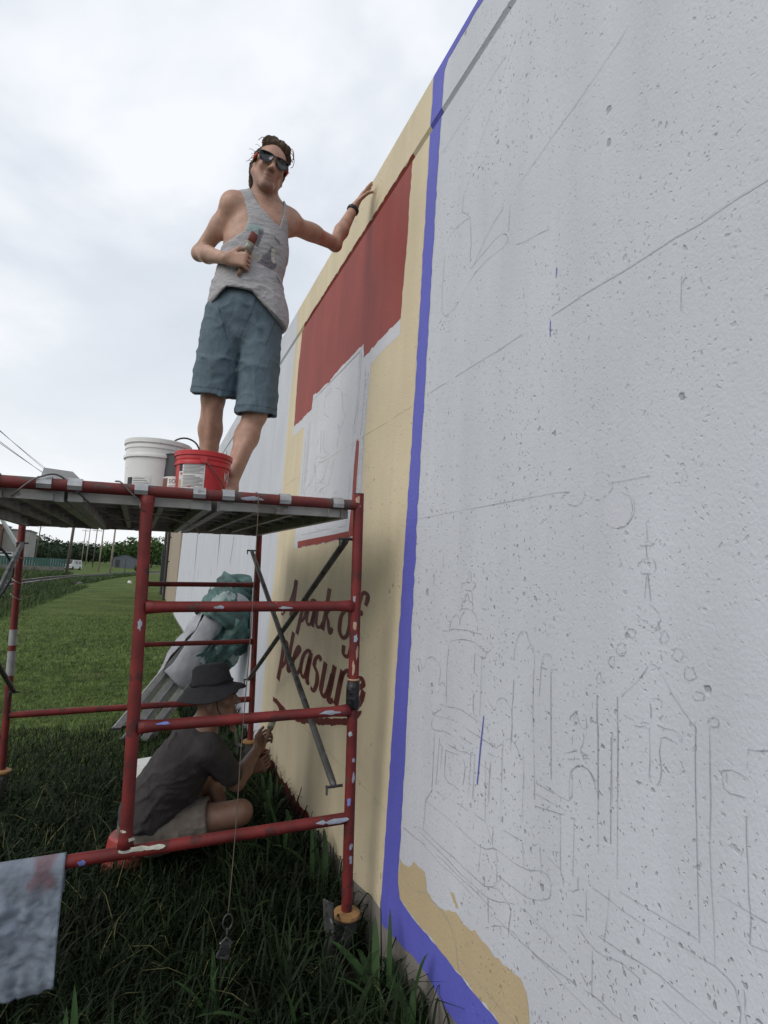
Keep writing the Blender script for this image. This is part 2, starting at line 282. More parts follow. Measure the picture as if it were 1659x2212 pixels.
SK=[[(1.524,3.426),(1.855,3.023),(1.796,2.892),(1.777,2.759)],[(1.796,2.892),(1.934,2.918),(1.993,2.854),(1.989,2.595),(1.888,2.565),(1.738,2.636),(1.552,2.638),(1.534,2.659),(1.555,2.684),(1.61,2.695),(1.749,2.677),(1.776,2.678),(1.784,2.767)],[(1.749,2.677),(1.63,2.765),(1.405,2.837),(1.13,2.903),(1.011,2.946)],[(1.526,2.776),(1.529,2.676)],[(1.486,2.601),(1.347,2.566),(1.245,2.548)],[(1.107,2.65),(1.108,2.515)],[(2.08,3.372),(1.962,3.378),(1.59,3.4)],[(0.848,2.177),(0.851,2.098)],[(2.109,1.752),(1.72,1.753),(1.231,1.752),(1.225,1.735)],[(1.056,1.751),(0.928,1.751)],[(1.2,1.72),(1.17,1.709),(1.142,1.719),(1.135,1.745)],[(1.116,1.727),(1.092,1.715),(1.062,1.721),(1.041,1.74),(1.043,1.759)],[(1.013,1.727),(0.983,1.706),(0.98,1.678),(0.989,1.654),(1.012,1.643),(1.032,1.641)],[(1.87,1.609),(1.865,1.559)],[(1.882,1.609),(1.857,1.609)],[(1.936,1.538),(1.934,1.486)],[(1.69,1.507),(1.685,1.537),(1.668,1.537),(1.661,1.507)],[(1.726,1.5),(1.64,1.504),(1.645,1.485),(1.668,1.477),(1.717,1.484),(1.726,1.5)],[(1.694,1.474),(1.706,1.447),(1.721,1.417)],[(1.658,1.475),(1.643,1.422)],[(1.705,1.436),(1.686,1.467),(1.665,1.438)],[(1.72,1.432),(1.691,1.444),(1.656,1.442),(1.646,1.414)],[(1.795,1.336),(1.783,1.375),(1.732,1.407),(1.689,1.417),(1.639,1.408),(1.619,1.381),(1.613,1.35)],[(1.726,1.346),(1.723,1.387),(1.689,1.417)],[(1.843,1.328),(1.734,1.347),(1.586,1.345),(1.531,1.316),(1.554,1.291),(1.624,1.314),(1.735,1.312),(1.806,1.296),(1.842,1.32)],[(1.554,1.291),(1.568,1.273),(1.618,1.283)],[(1.794,1.283),(1.798,1.215),(1.796,1.085)],[(1.621,1.279),(1.616,1.106),(1.578,1.091)],[(1.574,1.27),(1.579,1.094)],[(2.017,1.212),(1.984,1.175),(1.952,1.22),(1.899,1.228),(1.845,1.201),(1.855,1.145),(1.823,1.155),(1.806,1.143)],[(1.539,1.155),(1.496,1.132),(1.486,1.162),(1.453,1.175),(1.43,1.164),(1.411,1.132),(1.411,1.042)],[(1.408,1.073),(1.409,1.187),(1.408,1.329),(1.368,1.376),(1.336,1.343),(1.323,1.321),(1.313,1.148),(1.298,0.951)],[(1.282,1.028),(1.29,1.285),(1.259,1.325),(1.245,1.314)],[(1.29,1.288),(1.247,1.286),(1.221,1.29)],[(1.247,1.286),(1.234,1.021)],[(1.221,1.29),(1.203,1.018)],[(1.32,1.321),(1.317,1.263)],[(1.831,1.078),(1.799,1.081),(1.687,1.091),(1.577,1.078),(1.533,1.072),(1.518,1.038)],[(1.894,1.035),(1.829,1.06),(1.885,1.033),(1.756,1.047),(1.613,1.04),(1.476,1.03)],[(1.884,1.025),(1.879,0.988),(1.752,1.002),(1.559,1.005),(1.475,1.003)],[(1.866,0.988),(1.864,0.792)],[(1.827,0.972),(1.836,0.808)],[(1.818,0.963),(1.682,0.964),(1.595,0.978)],[(1.784,0.94),(1.659,0.947),(1.658,0.867)],[(1.808,0.947),(1.807,0.868)],[(1.776,0.938),(1.775,0.857),(1.684,0.845)],[(1.619,0.982),(1.62,0.853)],[(1.595,0.978),(1.596,0.848)],[(1.565,0.961),(1.571,0.857)],[(1.508,0.984),(1.518,0.875)],[(1.561,0.959),(1.506,0.96)],[(1.477,1.036),(1.449,1.047),(1.45,1.028)],[(1.45,0.899),(1.448,1.029),(1.445,1.057),(1.423,1.069),(1.391,1.065),(1.364,1.032),(1.348,1.03),(1.348,0.934)],[(1.172,1.178),(1.153,1.203),(1.123,1.205),(1.111,1.18),(1.129,1.17),(1.145,1.192),(1.161,1.183)],[(1.152,1.159),(1.162,1.121),(1.143,1.113)],[(1.125,1.168),(1.121,1.144),(1.131,1.114),(1.105,1.111)],[(1.189,1.095),(1.143,1.113),(1.102,1.116)],[(1.177,1.086),(1.135,1.1),(1.098,1.108)],[(1.166,0.997),(1.164,1.059),(1.142,1.081),(1.112,1.085),(1.086,1.068),(1.075,1.043),(1.072,1.03)],[(1.078,1.192),(1.079,1.259)],[(1.08,1.251),(1.07,1.031)],[(1.037,1.173),(1.029,1.045)],[(1.015,1.264),(1.012,1.051)],[(1.073,1.154),(1.065,1.032)],[(1.006,1.266),(0.96,1.307),(0.922,1.35),(0.894,1.327),(0.857,1.282),(0.822,1.248)],[(0.822,1.257),(0.823,1.116)],[(0.791,1.256),(0.793,1.126)],[(0.936,1.275),(0.905,1.281),(0.898,1.261),(0.898,1.239)],[(0.927,1.268),(0.929,1.229),(0.999,1.227)],[(0.968,1.214),(0.929,1.214),(0.927,1.123),(0.899,1.119),(0.9,1.206),(0.858,1.205),(0.856,1.226),(0.907,1.228)],[(0.941,1.652),(0.939,1.611)],[(0.957,1.598),(0.942,1.607),(0.921,1.6),(0.935,1.596),(0.957,1.598)],[(0.94,1.596),(0.938,1.57)],[(0.962,1.556),(0.95,1.568),(0.923,1.568),(0.913,1.557),(0.92,1.539),(0.941,1.536),(0.956,1.541)],[(0.941,1.534),(0.943,1.482)],[(0.935,1.534),(0.926,1.482)],[(0.943,1.453),(0.931,1.47),(0.917,1.464),(0.901,1.442),(0.917,1.423),(0.94,1.435),(0.967,1.449)],[(0.908,1.44),(0.905,1.424),(0.917,1.418)],[(0.966,1.404),(0.973,1.398),(0.981,1.396),(0.991,1.397),(0.995,1.403),(0.991,1.412),(0.986,1.417),(0.976,1.417),(0.97,1.414),(0.966,1.406)],[(0.994,1.366),(1.0,1.358),(1.008,1.355),(1.017,1.357),(1.021,1.365),(1.017,1.375),(1.012,1.381),(1.003,1.382),(0.998,1.378),(0.994,1.368)],[(1.026,1.336),(1.03,1.329),(1.036,1.327),(1.042,1.328),(1.045,1.335),(1.043,1.344),(1.039,1.348),(1.032,1.349),(1.029,1.346),(1.026,1.338)],[(1.066,1.292),(1.07,1.284),(1.074,1.282),(1.079,1.284),(1.081,1.292),(1.079,1.302),(1.077,1.307),(1.072,1.307),(1.069,1.303),(1.067,1.294)],[(0.881,1.404),(0.886,1.398),(0.892,1.396),(0.899,1.397),(0.902,1.404),(0.899,1.413),(0.895,1.418),(0.888,1.419),(0.884,1.415),(0.881,1.407)],[(0.846,1.374),(0.852,1.367),(0.86,1.365),(0.869,1.366),(0.873,1.372),(0.869,1.381),(0.864,1.386),(0.855,1.387),(0.85,1.384),(0.846,1.376)],[(0.817,1.342),(0.824,1.335),(0.832,1.332),(0.842,1.333),(0.846,1.34),(0.842,1.349),(0.836,1.354),(0.827,1.355),(0.821,1.352),(0.817,1.344)],[(0.8,1.305),(0.805,1.3),(0.813,1.297),(0.821,1.297),(0.825,1.302),(0.821,1.309),(0.816,1.313),(0.808,1.314),(0.803,1.312),(0.8,1.307)],[(0.771,1.263),(0.776,1.258),(0.783,1.255),(0.791,1.255),(0.794,1.26),(0.791,1.267),(0.786,1.272),(0.778,1.273),(0.774,1.271),(0.771,1.265)],[(0.682,1.241),(0.715,1.233),(0.718,1.203)],[(0.714,1.188),(0.761,1.188),(0.765,1.174),(0.761,1.154),(0.722,1.151)],[(1.905,0.735),(1.912,0.641)],[(1.905,0.735),(1.71,0.738),(1.545,0.734),(1.46,0.76),(1.338,0.765),(1.261,0.793),(1.238,0.793)],[(1.857,0.79),(1.905,0.735)],[(1.831,0.791),(1.62,0.807),(1.519,0.81)],[(1.533,0.979),(1.526,0.814)],[(1.507,0.979),(1.511,0.866)],[(1.45,1.035),(1.447,0.831)],[(1.348,1.032),(1.35,0.875)],[(1.477,0.823),(1.342,0.83),(1.28,0.845)],[(1.474,0.822),(1.482,0.786),(1.478,0.759)],[(1.519,0.81),(1.481,0.767)],[(1.545,0.734),(1.54,0.639),(1.457,0.669),(1.46,0.757)],[(1.342,0.83),(1.335,0.769)],[(1.268,0.846),(1.26,0.797)],[(1.323,0.763),(1.32,0.704),(1.229,0.747),(1.233,0.792),(1.256,0.793)],[(1.459,0.695),(1.32,0.706)],[(1.987,0.616),(1.921,0.638),(1.699,0.636),(1.54,0.639),(1.453,0.661),(1.393,0.651)],[(1.958,0.62),(1.744,0.616),(1.492,0.618),(1.393,0.651),(1.39,0.573)],[(1.492,0.618),(1.489,0.557)],[(2.076,0.582),(1.809,0.6),(1.594,0.601),(1.466,0.6)],[(1.393,0.657),(1.318,0.669),(1.241,0.664),(1.167,0.66),(1.155,0.66),(1.092,0.633)],[(1.53,0.476),(1.527,0.518)],[(1.498,0.537),(1.452,0.567),(1.386,0.59),(1.303,0.59),(1.169,0.606),(1.078,0.623),(0.99,0.629)],[(1.168,0.749),(1.165,0.664)],[(1.168,0.747),(1.073,0.716),(0.992,0.734),(0.839,0.723)],[(1.15,0.751),(1.108,0.765)],[(1.103,0.822),(1.101,0.758)],[(1.081,0.713),(1.079,0.627)],[(1.196,0.95),(1.191,0.828),(1.179,0.817),(1.178,0.796),(1.13,0.812),(1.131,0.839)],[(1.145,0.958),(1.147,0.832)],[(1.14,0.986),(1.139,0.965),(1.158,0.956)],[(1.292,0.937),(1.185,0.953)],[(1.291,0.967),(1.175,0.968)],[(1.296,1.012),(1.167,0.99),(1.16,1.06),(1.145,1.076),(1.113,1.087),(1.082,1.068),(1.072,1.046),(1.07,0.842)],[(1.292,0.99),(1.224,0.992)],[(1.307,1.134),(1.294,0.844)],[(1.074,1.19),(1.067,0.997)],[(1.033,1.184),(1.032,0.86),(1.049,0.748)],[(1.015,1.204),(1.011,0.889)],[(0.821,1.25),(0.818,1.081),(0.815,0.875)],[(0.791,1.257),(0.791,1.05),(0.783,0.851)],[(0.723,1.155),(0.718,1.043),(0.716,0.922)],[(0.716,0.922),(0.689,0.927)],[(1.083,0.836),(0.949,0.837),(0.781,0.852),(0.74,0.828),(0.737,0.79)],[(1.007,0.87),(0.819,0.877)],[(1.063,0.75),(0.902,0.765),(0.782,0.76)],[(0.767,0.969),(0.688,0.973)],[(0.729,0.849),(0.726,0.805),(0.714,0.805)],[(1.24,0.833),(1.191,0.828)],[(2.077,0.448),(2.042,0.423),(1.969,0.413),(1.869,0.449),(1.726,0.448),(1.669,0.416),(1.629,0.344)],[(1.969,0.413),(1.765,0.371)],[(1.623,0.383),(1.522,0.376),(1.342,0.393)],[(4.031,2.802),(3.619,2.805),(2.98,2.805)],[(3.99,2.797),(3.573,2.798),(3.012,2.802)],[(3.011,2.799),(3.001,2.481),(3.028,2.342),(3.023,2.096),(3.021,1.797)],[(2.985,2.789),(2.979,2.453),(3.005,2.314)],[(4.047,1.797),(3.473,1.798),(3.02,1.795)],[(4.162,2.651),(4.153,2.279),(4.152,2.104)],[(4.101,2.636),(4.093,2.269),(4.092,2.097)],[(4.062,2.641),(4.05,2.262),(4.043,2.091)],[(3.712,2.65),(3.691,2.739),(3.605,2.754),(3.446,2.713),(3.347,2.676),(3.293,2.611),(3.261,2.517),(3.205,2.475),(3.226,2.448),(3.275,2.417),(3.302,2.376),(3.333,2.306)],[(3.683,2.71),(3.643,2.732),(3.531,2.719)],[(3.763,2.581),(3.7,2.606),(3.573,2.554)],[(3.325,2.466),(3.332,2.419),(3.305,2.425),(3.245,2.41)],[(3.653,2.481),(3.642,2.36),(3.562,2.311)],[(3.728,2.498),(3.705,2.339)],[(3.8,2.46),(3.825,2.294),(3.833,2.2),(4.019,2.127)],[(3.807,2.318),(3.712,2.32),(3.681,2.295),(3.611,2.288),(3.481,2.289)],[(3.747,2.28),(3.603,2.261)],[(3.833,2.282),(3.767,2.183),(3.748,2.041)],[(3.686,2.151),(3.612,2.134),(3.453,2.184),(3.344,2.233)],[(3.728,2.134),(3.586,2.12),(3.488,2.081),(3.618,2.077),(3.703,2.049)],[(3.463,2.069),(3.358,2.211)],[(3.591,2.137),(3.491,2.247)],[(3.736,2.079),(3.674,2.11)],[(3.627,2.027),(3.618,2.077)],[(3.549,2.03),(3.587,2.085)],[(3.325,2.005),(3.25,2.01)],[(3.706,1.861),(3.658,1.819),(3.587,1.811),(3.566,1.857)],[(3.976,2.37),(3.941,2.343)],[(2.847,2.672),(2.837,2.512),(2.842,2.352),(2.841,2.198),(2.833,2.014),(2.842,1.953)],[(2.896,2.656),(2.882,2.624),(2.886,2.57),(2.883,2.482),(2.891,2.37),(2.902,2.275)],[(2.899,2.647),(2.86,2.65)],[(2.898,2.618),(2.86,2.621)],[(2.898,2.589),(2.86,2.592)],[(2.898,2.561),(2.86,2.564)],[(2.898,2.532),(2.86,2.536)],[(2.899,2.504),(2.86,2.508)],[(2.899,2.475),(2.861,2.48)],[(2.9,2.447),(2.862,2.452)],[(2.901,2.419),(2.863,2.424)],[(2.902,2.391),(2.864,2.396)],[(2.903,2.363),(2.865,2.368)],[(2.904,2.335),(2.866,2.341)],[(2.906,2.307),(2.868,2.313)],[(2.907,2.279),(2.869,2.286)],[(2.883,2.245),(2.856,2.257)],[(2.885,2.218),(2.858,2.23)],[(2.887,2.19),(2.86,2.203)],[(2.89,2.163),(2.862,2.176)],[(2.892,2.136),(2.864,2.149)],[(2.894,2.109),(2.867,2.122)],[(2.897,2.081),(2.869,2.095)],[(2.9,2.054),(2.872,2.068)],[(2.903,2.027),(2.875,2.041)],[(2.906,2.0),(2.878,2.014)],[(2.909,1.973),(2.881,1.987)],[(2.913,1.946),(2.885,1.961)]]
LET=[([(4.075,1.479),(4.135,1.395),(4.227,1.315),(4.338,1.248),(4.429,1.21),(4.48,1.217)],0.002339),([(4.08,1.475),(4.092,1.396),(4.108,1.327),(4.129,1.258),(4.14,1.222),(4.093,1.207)],0.00401),([(4.284,1.275),(4.201,1.287),(4.108,1.296)],0.002005),([(3.793,1.358),(3.843,1.276),(3.933,1.111)],0.003676),([(3.826,1.341),(3.756,1.36),(3.728,1.32),(3.747,1.257),(3.809,1.214),(3.884,1.202)],0.003342),([(3.518,1.352),(3.61,1.354),(3.684,1.304),(3.708,1.228),(3.655,1.199),(3.591,1.219),(3.541,1.295)],0.003342),([(3.51,1.356),(3.552,1.24),(3.552,1.205),(3.514,1.205)],0.003676),([(3.383,1.316),(3.417,1.337),(3.47,1.299),(3.483,1.234),(3.441,1.203),(3.37,1.212),(3.342,1.234)],0.003342),([(3.25,1.44),(3.283,1.333),(3.334,1.194)],0.00401),([(3.188,1.333),(3.271,1.289),(3.233,1.254),(3.192,1.195),(3.162,1.198),(3.145,1.224)],0.003342),([(2.931,1.34),(3.001,1.293),(3.01,1.225),(2.952,1.191),(2.884,1.208),(2.845,1.27),(2.865,1.327),(2.931,1.34)],0.004345),([(2.71,1.42),(2.672,1.435),(2.623,1.426),(2.618,1.403),(2.639,1.374)],0.004345),([(2.71,1.42),(2.76,1.325),(2.791,1.198),(2.82,1.128),(2.86,1.103),(2.917,1.113),(2.922,1.154)],0.00401),([(2.833,1.32),(2.701,1.343),(2.69,1.322)],0.003008),([(4.285,1.034),(4.317,0.894),(4.392,0.728)],0.003676),([(4.313,1.006),(4.219,1.027),(4.184,0.987),(4.19,0.898),(4.292,0.835)],0.003175),([(4.032,1.114),(4.096,0.931),(4.1,0.841),(4.025,0.862),(3.994,0.893)],0.003509),([(4.042,0.905),(3.907,0.963),(3.82,1.018),(3.853,1.036),(3.92,0.999),(3.976,0.921),(3.964,0.852),(3.894,0.835),(3.81,0.876),(3.779,0.9)],0.003342),([(3.535,1.039),(3.627,1.037),(3.72,0.988),(3.757,0.909),(3.705,0.869),(3.637,0.886),(3.558,1.004)],0.003676),([(3.535,1.039),(3.583,0.901),(3.571,0.85),(3.529,0.863)],0.00401),([(3.31,1.018),(3.351,1.038),(3.418,1.017),(3.444,0.974),(3.374,0.94),(3.362,0.886),(3.416,0.832),(3.489,0.836)],0.00401),([(3.218,1.023),(3.244,0.944),(3.267,0.865),(3.209,0.839),(3.141,0.878),(3.077,0.977)],0.004345),([(3.047,1.03),(3.082,0.93),(3.117,0.847),(3.092,0.832),(3.031,0.854)],0.004345),([(2.908,1.026),(2.947,0.934),(2.983,0.833)],0.005013),([(2.945,0.959),(2.893,1.011),(2.837,1.037),(2.804,1.026),(2.807,1.006)],0.00401),([(2.737,0.954),(2.647,0.988),(2.599,1.01),(2.623,1.033),(2.693,1.012),(2.742,0.944),(2.725,0.901),(2.656,0.902),(2.61,0.938),(2.587,0.986)],0.004679)]
# ------------------------------------------------------------------ the long concrete wall
XW, BAT = .966, .0194                # face at height z stands at x = XW + BAT*z (slightly battered)
ZG0, ZG1, ZTOP = 3.572, 3.618, 3.885  # groove below the coping
def face_x(z, off=0.0, zone=None):
    x = XW + BAT*z
    if zone == 'g': x += .035*(1-(z-ZG0)/(ZG1-ZG0))
    return x - off
def wall_mat(name, col, rough=.72, pit=1.0, streak=.12, pitcol=.3):
    m, n, l, b = principled(name); b.inputs['Roughness'].default_value = rough; b.inputs['Specular IOR Level'].default_value = .35
    g = n.new('ShaderNodeNewGeometry'); mp = n.new('ShaderNodeVectorMath'); mp.operation = 'MULTIPLY'; mp.inputs[1].default_value = (.0, 1, .8); l.new(g.outputs['Position'], mp.inputs[0])
    def math_(op, a, b_=None, c=None):
        q = n.new('ShaderNodeMath'); q.operation = op
        for i, v in enumerate((a, b_, c)):
            if v is None: continue
            if isinstance(v, (int, float)): q.inputs[i].default_value = v
            else: l.new(v, q.inputs[i])
        return q.outputs[0]
    def noise(sc, det=4, src=None, ro=.5):
        q = n.new('ShaderNodeTexNoise'); q.inputs['Scale'].default_value = sc; q.inputs['Detail'].default_value = det; q.inputs['Roughness'].default_value = ro; l.new(src or mp.outputs[0], q.inputs[0]); return q.outputs[0]
    wob = n.new('ShaderNodeTexNoise'); wob.inputs['Scale'].default_value = 55; wob.inputs['Detail'].default_value = 1; l.new(mp.outputs[0], wob.inputs[0])
    wv = n.new('ShaderNodeVectorMath'); wv.operation = 'MULTIPLY_ADD'; wv.inputs[1].default_value = (0, .02, .02); l.new(wob.outputs['Color'], wv.inputs[0]); l.new(mp.outputs[0], wv.inputs[2])
    def pits(scale, keep, size):
        v = n.new('ShaderNodeTexVoronoi'); v.inputs['Scale'].default_value = scale; v.inputs['Randomness'].default_value = 1; l.new(wv.outputs[0], v.inputs['Vector'])
        sp = n.new('ShaderNodeSeparateColor'); l.new(v.outputs['Color'], sp.inputs[0])
        s = math_('MULTIPLY', math_('MAXIMUM', math_('SUBTRACT', sp.outputs[0], keep), 0), size/(1-keep))
        q = n.new('ShaderNodeMapRange'); q.interpolation_type = 'SMOOTHSTEP'
        l.new(math_('DIVIDE', v.outputs['Distance'], math_('ADD', s, .0001)), q.inputs[0]); q.inputs[1].default_value = 1.0; q.inputs[2].default_value = .45; q.inputs[3].default_value = 0; q.inputs[4].default_value = 1
        return q.outputs[0]
    clus = n.new('ShaderNodeMapRange'); l.new(noise(1.1, 2), clus.inputs[0]); clus.inputs[1].default_value = .36; clus.inputs[2].default_value = .64
    p1 = math_('MULTIPLY', pits(105, .56, .38), clus.outputs[0]); p2 = math_('MULTIPLY', pits(48, .82, .31), math_('ADD', clus.outputs[0], .08)); p3 = pits(14, .968, .19)
    P = math_('MINIMUM', math_('ADD', math_('ADD', math_('MULTIPLY', p1, .8), p2), p3), 1)
    fine = math_('ADD', math_('MULTIPLY', noise(150, 1, ro=.6), .6), math_('MULTIPLY', noise(60, 1), .5))
    H = math_('SUBTRACT', math_('MULTIPLY', fine, .62), math_('MULTIPLY', P, 1.6*pit))
    bu = n.new('ShaderNodeBump'); bu.inputs['Strength'].default_value = .5; bu.inputs['Distance'].default_value = .006; l.new(H, bu.inputs['Height']); l.new(bu.outputs[0], b.inputs['Normal'])
    # rolled paint: faint blotches and vertical runs
    st = n.new('ShaderNodeVectorMath'); st.operation = 'MULTIPLY'; st.inputs[1].default_value = (0, 7, .7); l.new(g.outputs['Position'], st.inputs[0])
    tone = math_('ADD', math_('MULTIPLY', noise(1.0, 3, st.outputs[0]), .5), math_('MULTIPLY', noise(2.2, 3), .5))
    ra = n.new('ShaderNodeValToRGB'); l.new(tone, ra.inputs[0]); c = np.array(col)
    ra.color_ramp.elements[0].position = .32; ra.color_ramp.elements[0].color = (*(c*(1-streak)), 1); ra.color_ramp.elements[1].position = .68; ra.color_ramp.elements[1].color = (*np.clip(c*(1+streak), 0, 1), 1)
    mm = n.new('ShaderNodeMix'); mm.data_type = 'RGBA'; l.new(math_('MULTIPLY', P, .5*pit), mm.inputs[0]); l.new(ra.outputs[0], mm.inputs[6]); mm.inputs[7].default_value = (*(c*.25*pitcol/.3+np.array([.02, .02, .02])), 1)
    l.new(mm.outputs[2], b.inputs['Base Color'])
    return m
C_GREY = (.54, .555, .60)
M_wall = wall_mat('grey_white_wall_paint', C_GREY, streak=.085)
M_yellow = wall_mat('cream_yellow_paint', (.62, .53, .365), streak=.11, pitcol=.5)
M_red = wall_mat('brick_red_paint', (.265, .038, .025), streak=.2, pit=.35, rough=.6)
M_blue = wall_mat('violet_blue_paint', (.11, .115, .48), streak=.12, pit=.3, rough=.6)
M_tanp = wall_mat('tan_paint', (.48, .38, .235), streak=.07, pit=.7)
M_white = wall_mat('white_primer', (.58, .585, .62), streak=.05, pit=.5)
M_bare = wall_mat('bare_concrete', (.20, .18, .16), streak=.3, pit=.8, rough=.9)
M_letter = wall_mat('dark_red_lettering_paint', (.115, .014, .011), streak=.12, pit=.2, rough=.55)
M_pencil = mat('pencil', (.33, .335, .37), .8, .3, 30)
M_fin = wall_mat('fin_highlight_paint', (.62, .63, .67), streak=.05, pit=0)  # lighter than the wall: paints the highlight along the flat fins

wall = thing('mural_wall', 'long grey-white concrete wall with a half-painted mural', 'wall')
Y0, Y1, TH = -5.0, 21.1, .32
prof = [(face_x(-.6), -.6), (face_x(ZG0), ZG0), (face_x(ZG0)+.035, ZG0), (face_x(ZG1), ZG1), (face_x(ZTOP-.012), ZTOP-.012), (face_x(ZTOP)+.012, ZTOP), (XW+TH+.08, ZTOP), (XW+TH+.08, -.6)]
wb = MB(); k_ = len(prof)
for y in (Y0, Y1): wb.v += [(x, y, z) for x, z in prof]
for i in range(k_): wb.f.append((i, (i+1) % k_, k_+(i+1) % k_, k_+i))
wb.f += [tuple(range(k_)), tuple(range(2*k_-1, k_-1, -1))]
wb.build('concrete_face', M_wall, wall)

def clip(poly, z, keep_above):
    o = []
    for i in range(len(poly)):
        a, b = poly[i], poly[(i+1) % len(poly)]
        ia = (a[1] >= z) if keep_above else (a[1] <= z); ib = (b[1] >= z) if keep_above else (b[1] <= z)
        if ia: o.append(a)
        if ia != ib:
            t = (z-a[1])/(b[1]-a[1]); o.append((a[0]+(b[0]-a[0])*t, z))
    return o
def ragged(poly, amp, step=.03, seed=0, sel=None, opened=False):
    """subdivide an outline and roughen it like a brush edge; sel(a, b) picks the edges to roughen"""
    r = random.Random(seed); o = []
    for i in range(len(poly)):
        a, b = np.array(poly[i]), np.array(poly[(i+1) % len(poly)]); L = np.linalg.norm(b-a); n = max(1, int(L/step))
        o.append(tuple(a))
        if opened and i == len(poly)-1: continue
        if sel is not None and not sel(a, b): continue
        nrm = np.array([-(b-a)[1], (b-a)[0]])/max(L, 1e-6)
        for q in range(1, n):
            o.append(tuple(a+(b-a)*q/n+nrm*r.gauss(0, amp)))
    return o
def paint(name, poly, m, off, zones=('m', 'g', 'c')):
    mb = MB(); off = off*.4
    for zn, lo, hi in (('m', -9, ZG0-.0005), ('g', ZG0+.0005, ZG1), ('c', ZG1, ZTOP-.013)):
        if zn not in zones: continue
        p = clip(clip(poly, lo, True), hi, False) if lo > -9 else clip(poly, hi, False)
        if len(p) < 3: continue
        tris = tessellate_polygon([[Vector((y, z, 0)) for y, z in p]])
        vv = [(face_x(z, off, zn), y, z) for y, z in p]; k = len(mb.v); mb.v += vv
        for t in tris:
            a, b, c = [Vector(vv[i]) for i in t]
            nn = (b-a).cross(c-a); mb.f.append(tuple(k+i for i in (t if nn.x < 0 else t[::-1])))
    return mb.build(name, m, wall)
R_ = lambda p, a=.004, s=1, **k: ragged(p, a, seed=s, **k)
base_edge = [(y, .265) for y in np.arange(4.92, -2, -.06)]
paint('bare_concrete_base', R_([(Y0+.1, -.55), (Y1-.2, -.55), (Y1-.2, .04), (4.9, .10)]+base_edge, .006), M_bare, .001)
yb = [(y, max(.06, .2-.055*max(0, y-2.3)+.014*math.sin(y*9))) for y in np.arange(2.24, 4.9, .05)]
paint('yellow_paint_field', [(2.22, ZTOP)]+R_([(2.222, 3.7), (2.216, 2.3), (2.232, .6), (2.24, .215)]+yb+[(4.915, .1), (4.905, 1.1), (4.86, 1.7), (4.885, 2.3), (4.88, 3.0), (4.85, 3.64)], .003, s=3, opened=True)+[(4.86, ZTOP)], M_yellow, .002)
paint('white_panel', R_([(2.44, 2.95), (2.428, 2.672), (2.625, 2.673), (2.813, 2.655), (2.824, 2.44), (2.833, 2.26), (2.825, 2.12), (2.815, 1.95), (2.83, 1.72), (2.97, 1.722), (3.41, 1.714), (4.12, 1.706), (4.24, 1.71), (4.232, 1.866), (4.228, 2.1), (4.24, 2.4), (4.239, 2.65), (4.42, 2.65), (4.623, 2.652), (4.629, 2.8), (3.6, 2.95)], .002, s=4), M_white, .003)
red = [(2.413, 3.616), (2.419, 3.4), (2.412, 3.2), (2.423, 2.99), (2.433, 2.755), (2.665, 2.751), (2.945, 2.739), (2.96, 2.83), (3.07, 2.832), (3.205, 2.828), (3.394, 2.832), (3.601, 2.821), (3.607, 2.806), (3.739, 2.827), (3.883, 2.82), (4.044, 2.843), (4.054, 2.735), (4.321, 2.732), (4.611, 2.736), (4.647, 3.214), (4.61, 3.6), (4.57, 3.617)]
paint('red_paint_block', R_(red, .003, s=5), M_red, .004, ('m', 'g'))
paint('red_paint_stripe', R_([(2.952, 2.275), (2.937, 2.258), (2.913, 2.253), (2.907, 2.115), (2.907, 1.95), (2.894, 1.73), (2.948, 1.726), (2.98, 1.763), (2.966, 1.93), (2.972, 2.09), (2.965, 2.26)], .0015, s=6), M_red, .004)
paint('red_paint_stripe', ragged([(4.138, 1.757), (3.64, 1.758), (3.223, 1.757), (2.98, 1.76), (2.948, 1.724), (3.106, 1.722), (3.35, 1.716), (3.56, 1.717), (3.87, 1.712), (4.123, 1.708)], .004, .03, 7, lambda a, b: a[1] < 1.73), M_red, .0045)
paint('blue_paint_border', R_([(2.219, 3.7), (2.212, 2.3), (2.235, .6), (2.238, .2), (2.23, .172), (2.1, .186), (1.96, .212), (1.85, .218), (1.7, .20), (1.5, .215), (1.1, .22), (.4, .21), (-2, .2), (-2, .345), (.4, .345), (1.1, .343), (1.424, .343), (1.714, .337), (1.976, .327), (2.07, .335), (2.095, .38), (2.094, .516), (2.1, .95), (2.114, 1.87), (2.114, 2.28), (2.112, 3.5), (2.106, 3.7), (2.104, 3.80), (2.07, 3.83), (-2, 3.83), (-2, ZTOP), (2.222, ZTOP)], .0025, s=8), M_blue, .003)
paint('tan_paint_patch', ragged([(2.093, .38), (2.095, .465), (2.04, .464), (2.007, .471), (1.977, .504), (1.886, .508), (1.865, .459), (1.788, .449), (1.728, .464), (1.669, .491), (1.622, .483), (1.532, .494), (1.452, .486), (1.391, .498), (1.333, .504), (1.307, .486), (1.295, .45), (1.285, .4), (1.28, .345), (1.424, .343), (1.714, .338), (1.976, .33), (2.07, .338)], .004, .02, 9), M_tanp, .002)
paint('tan_paint_patch', ragged([(1.709, .534), (1.689, .539), (1.652, .510), (1.668, .503)], .002, .01, 2), M_tanp, .002)
paint('dark_red_paint_patch', ragged([(4.70, .13), (4.536, .17), (4.36, .165), (4.222, .145), (4.0, .15), (3.85, .155), (3.574, .15), (3.326, .17), (3.22, .14), (3.3, .02), (3.8, -.03), (4.587, -.03)], .012, .03, 12), M_letter, .004)
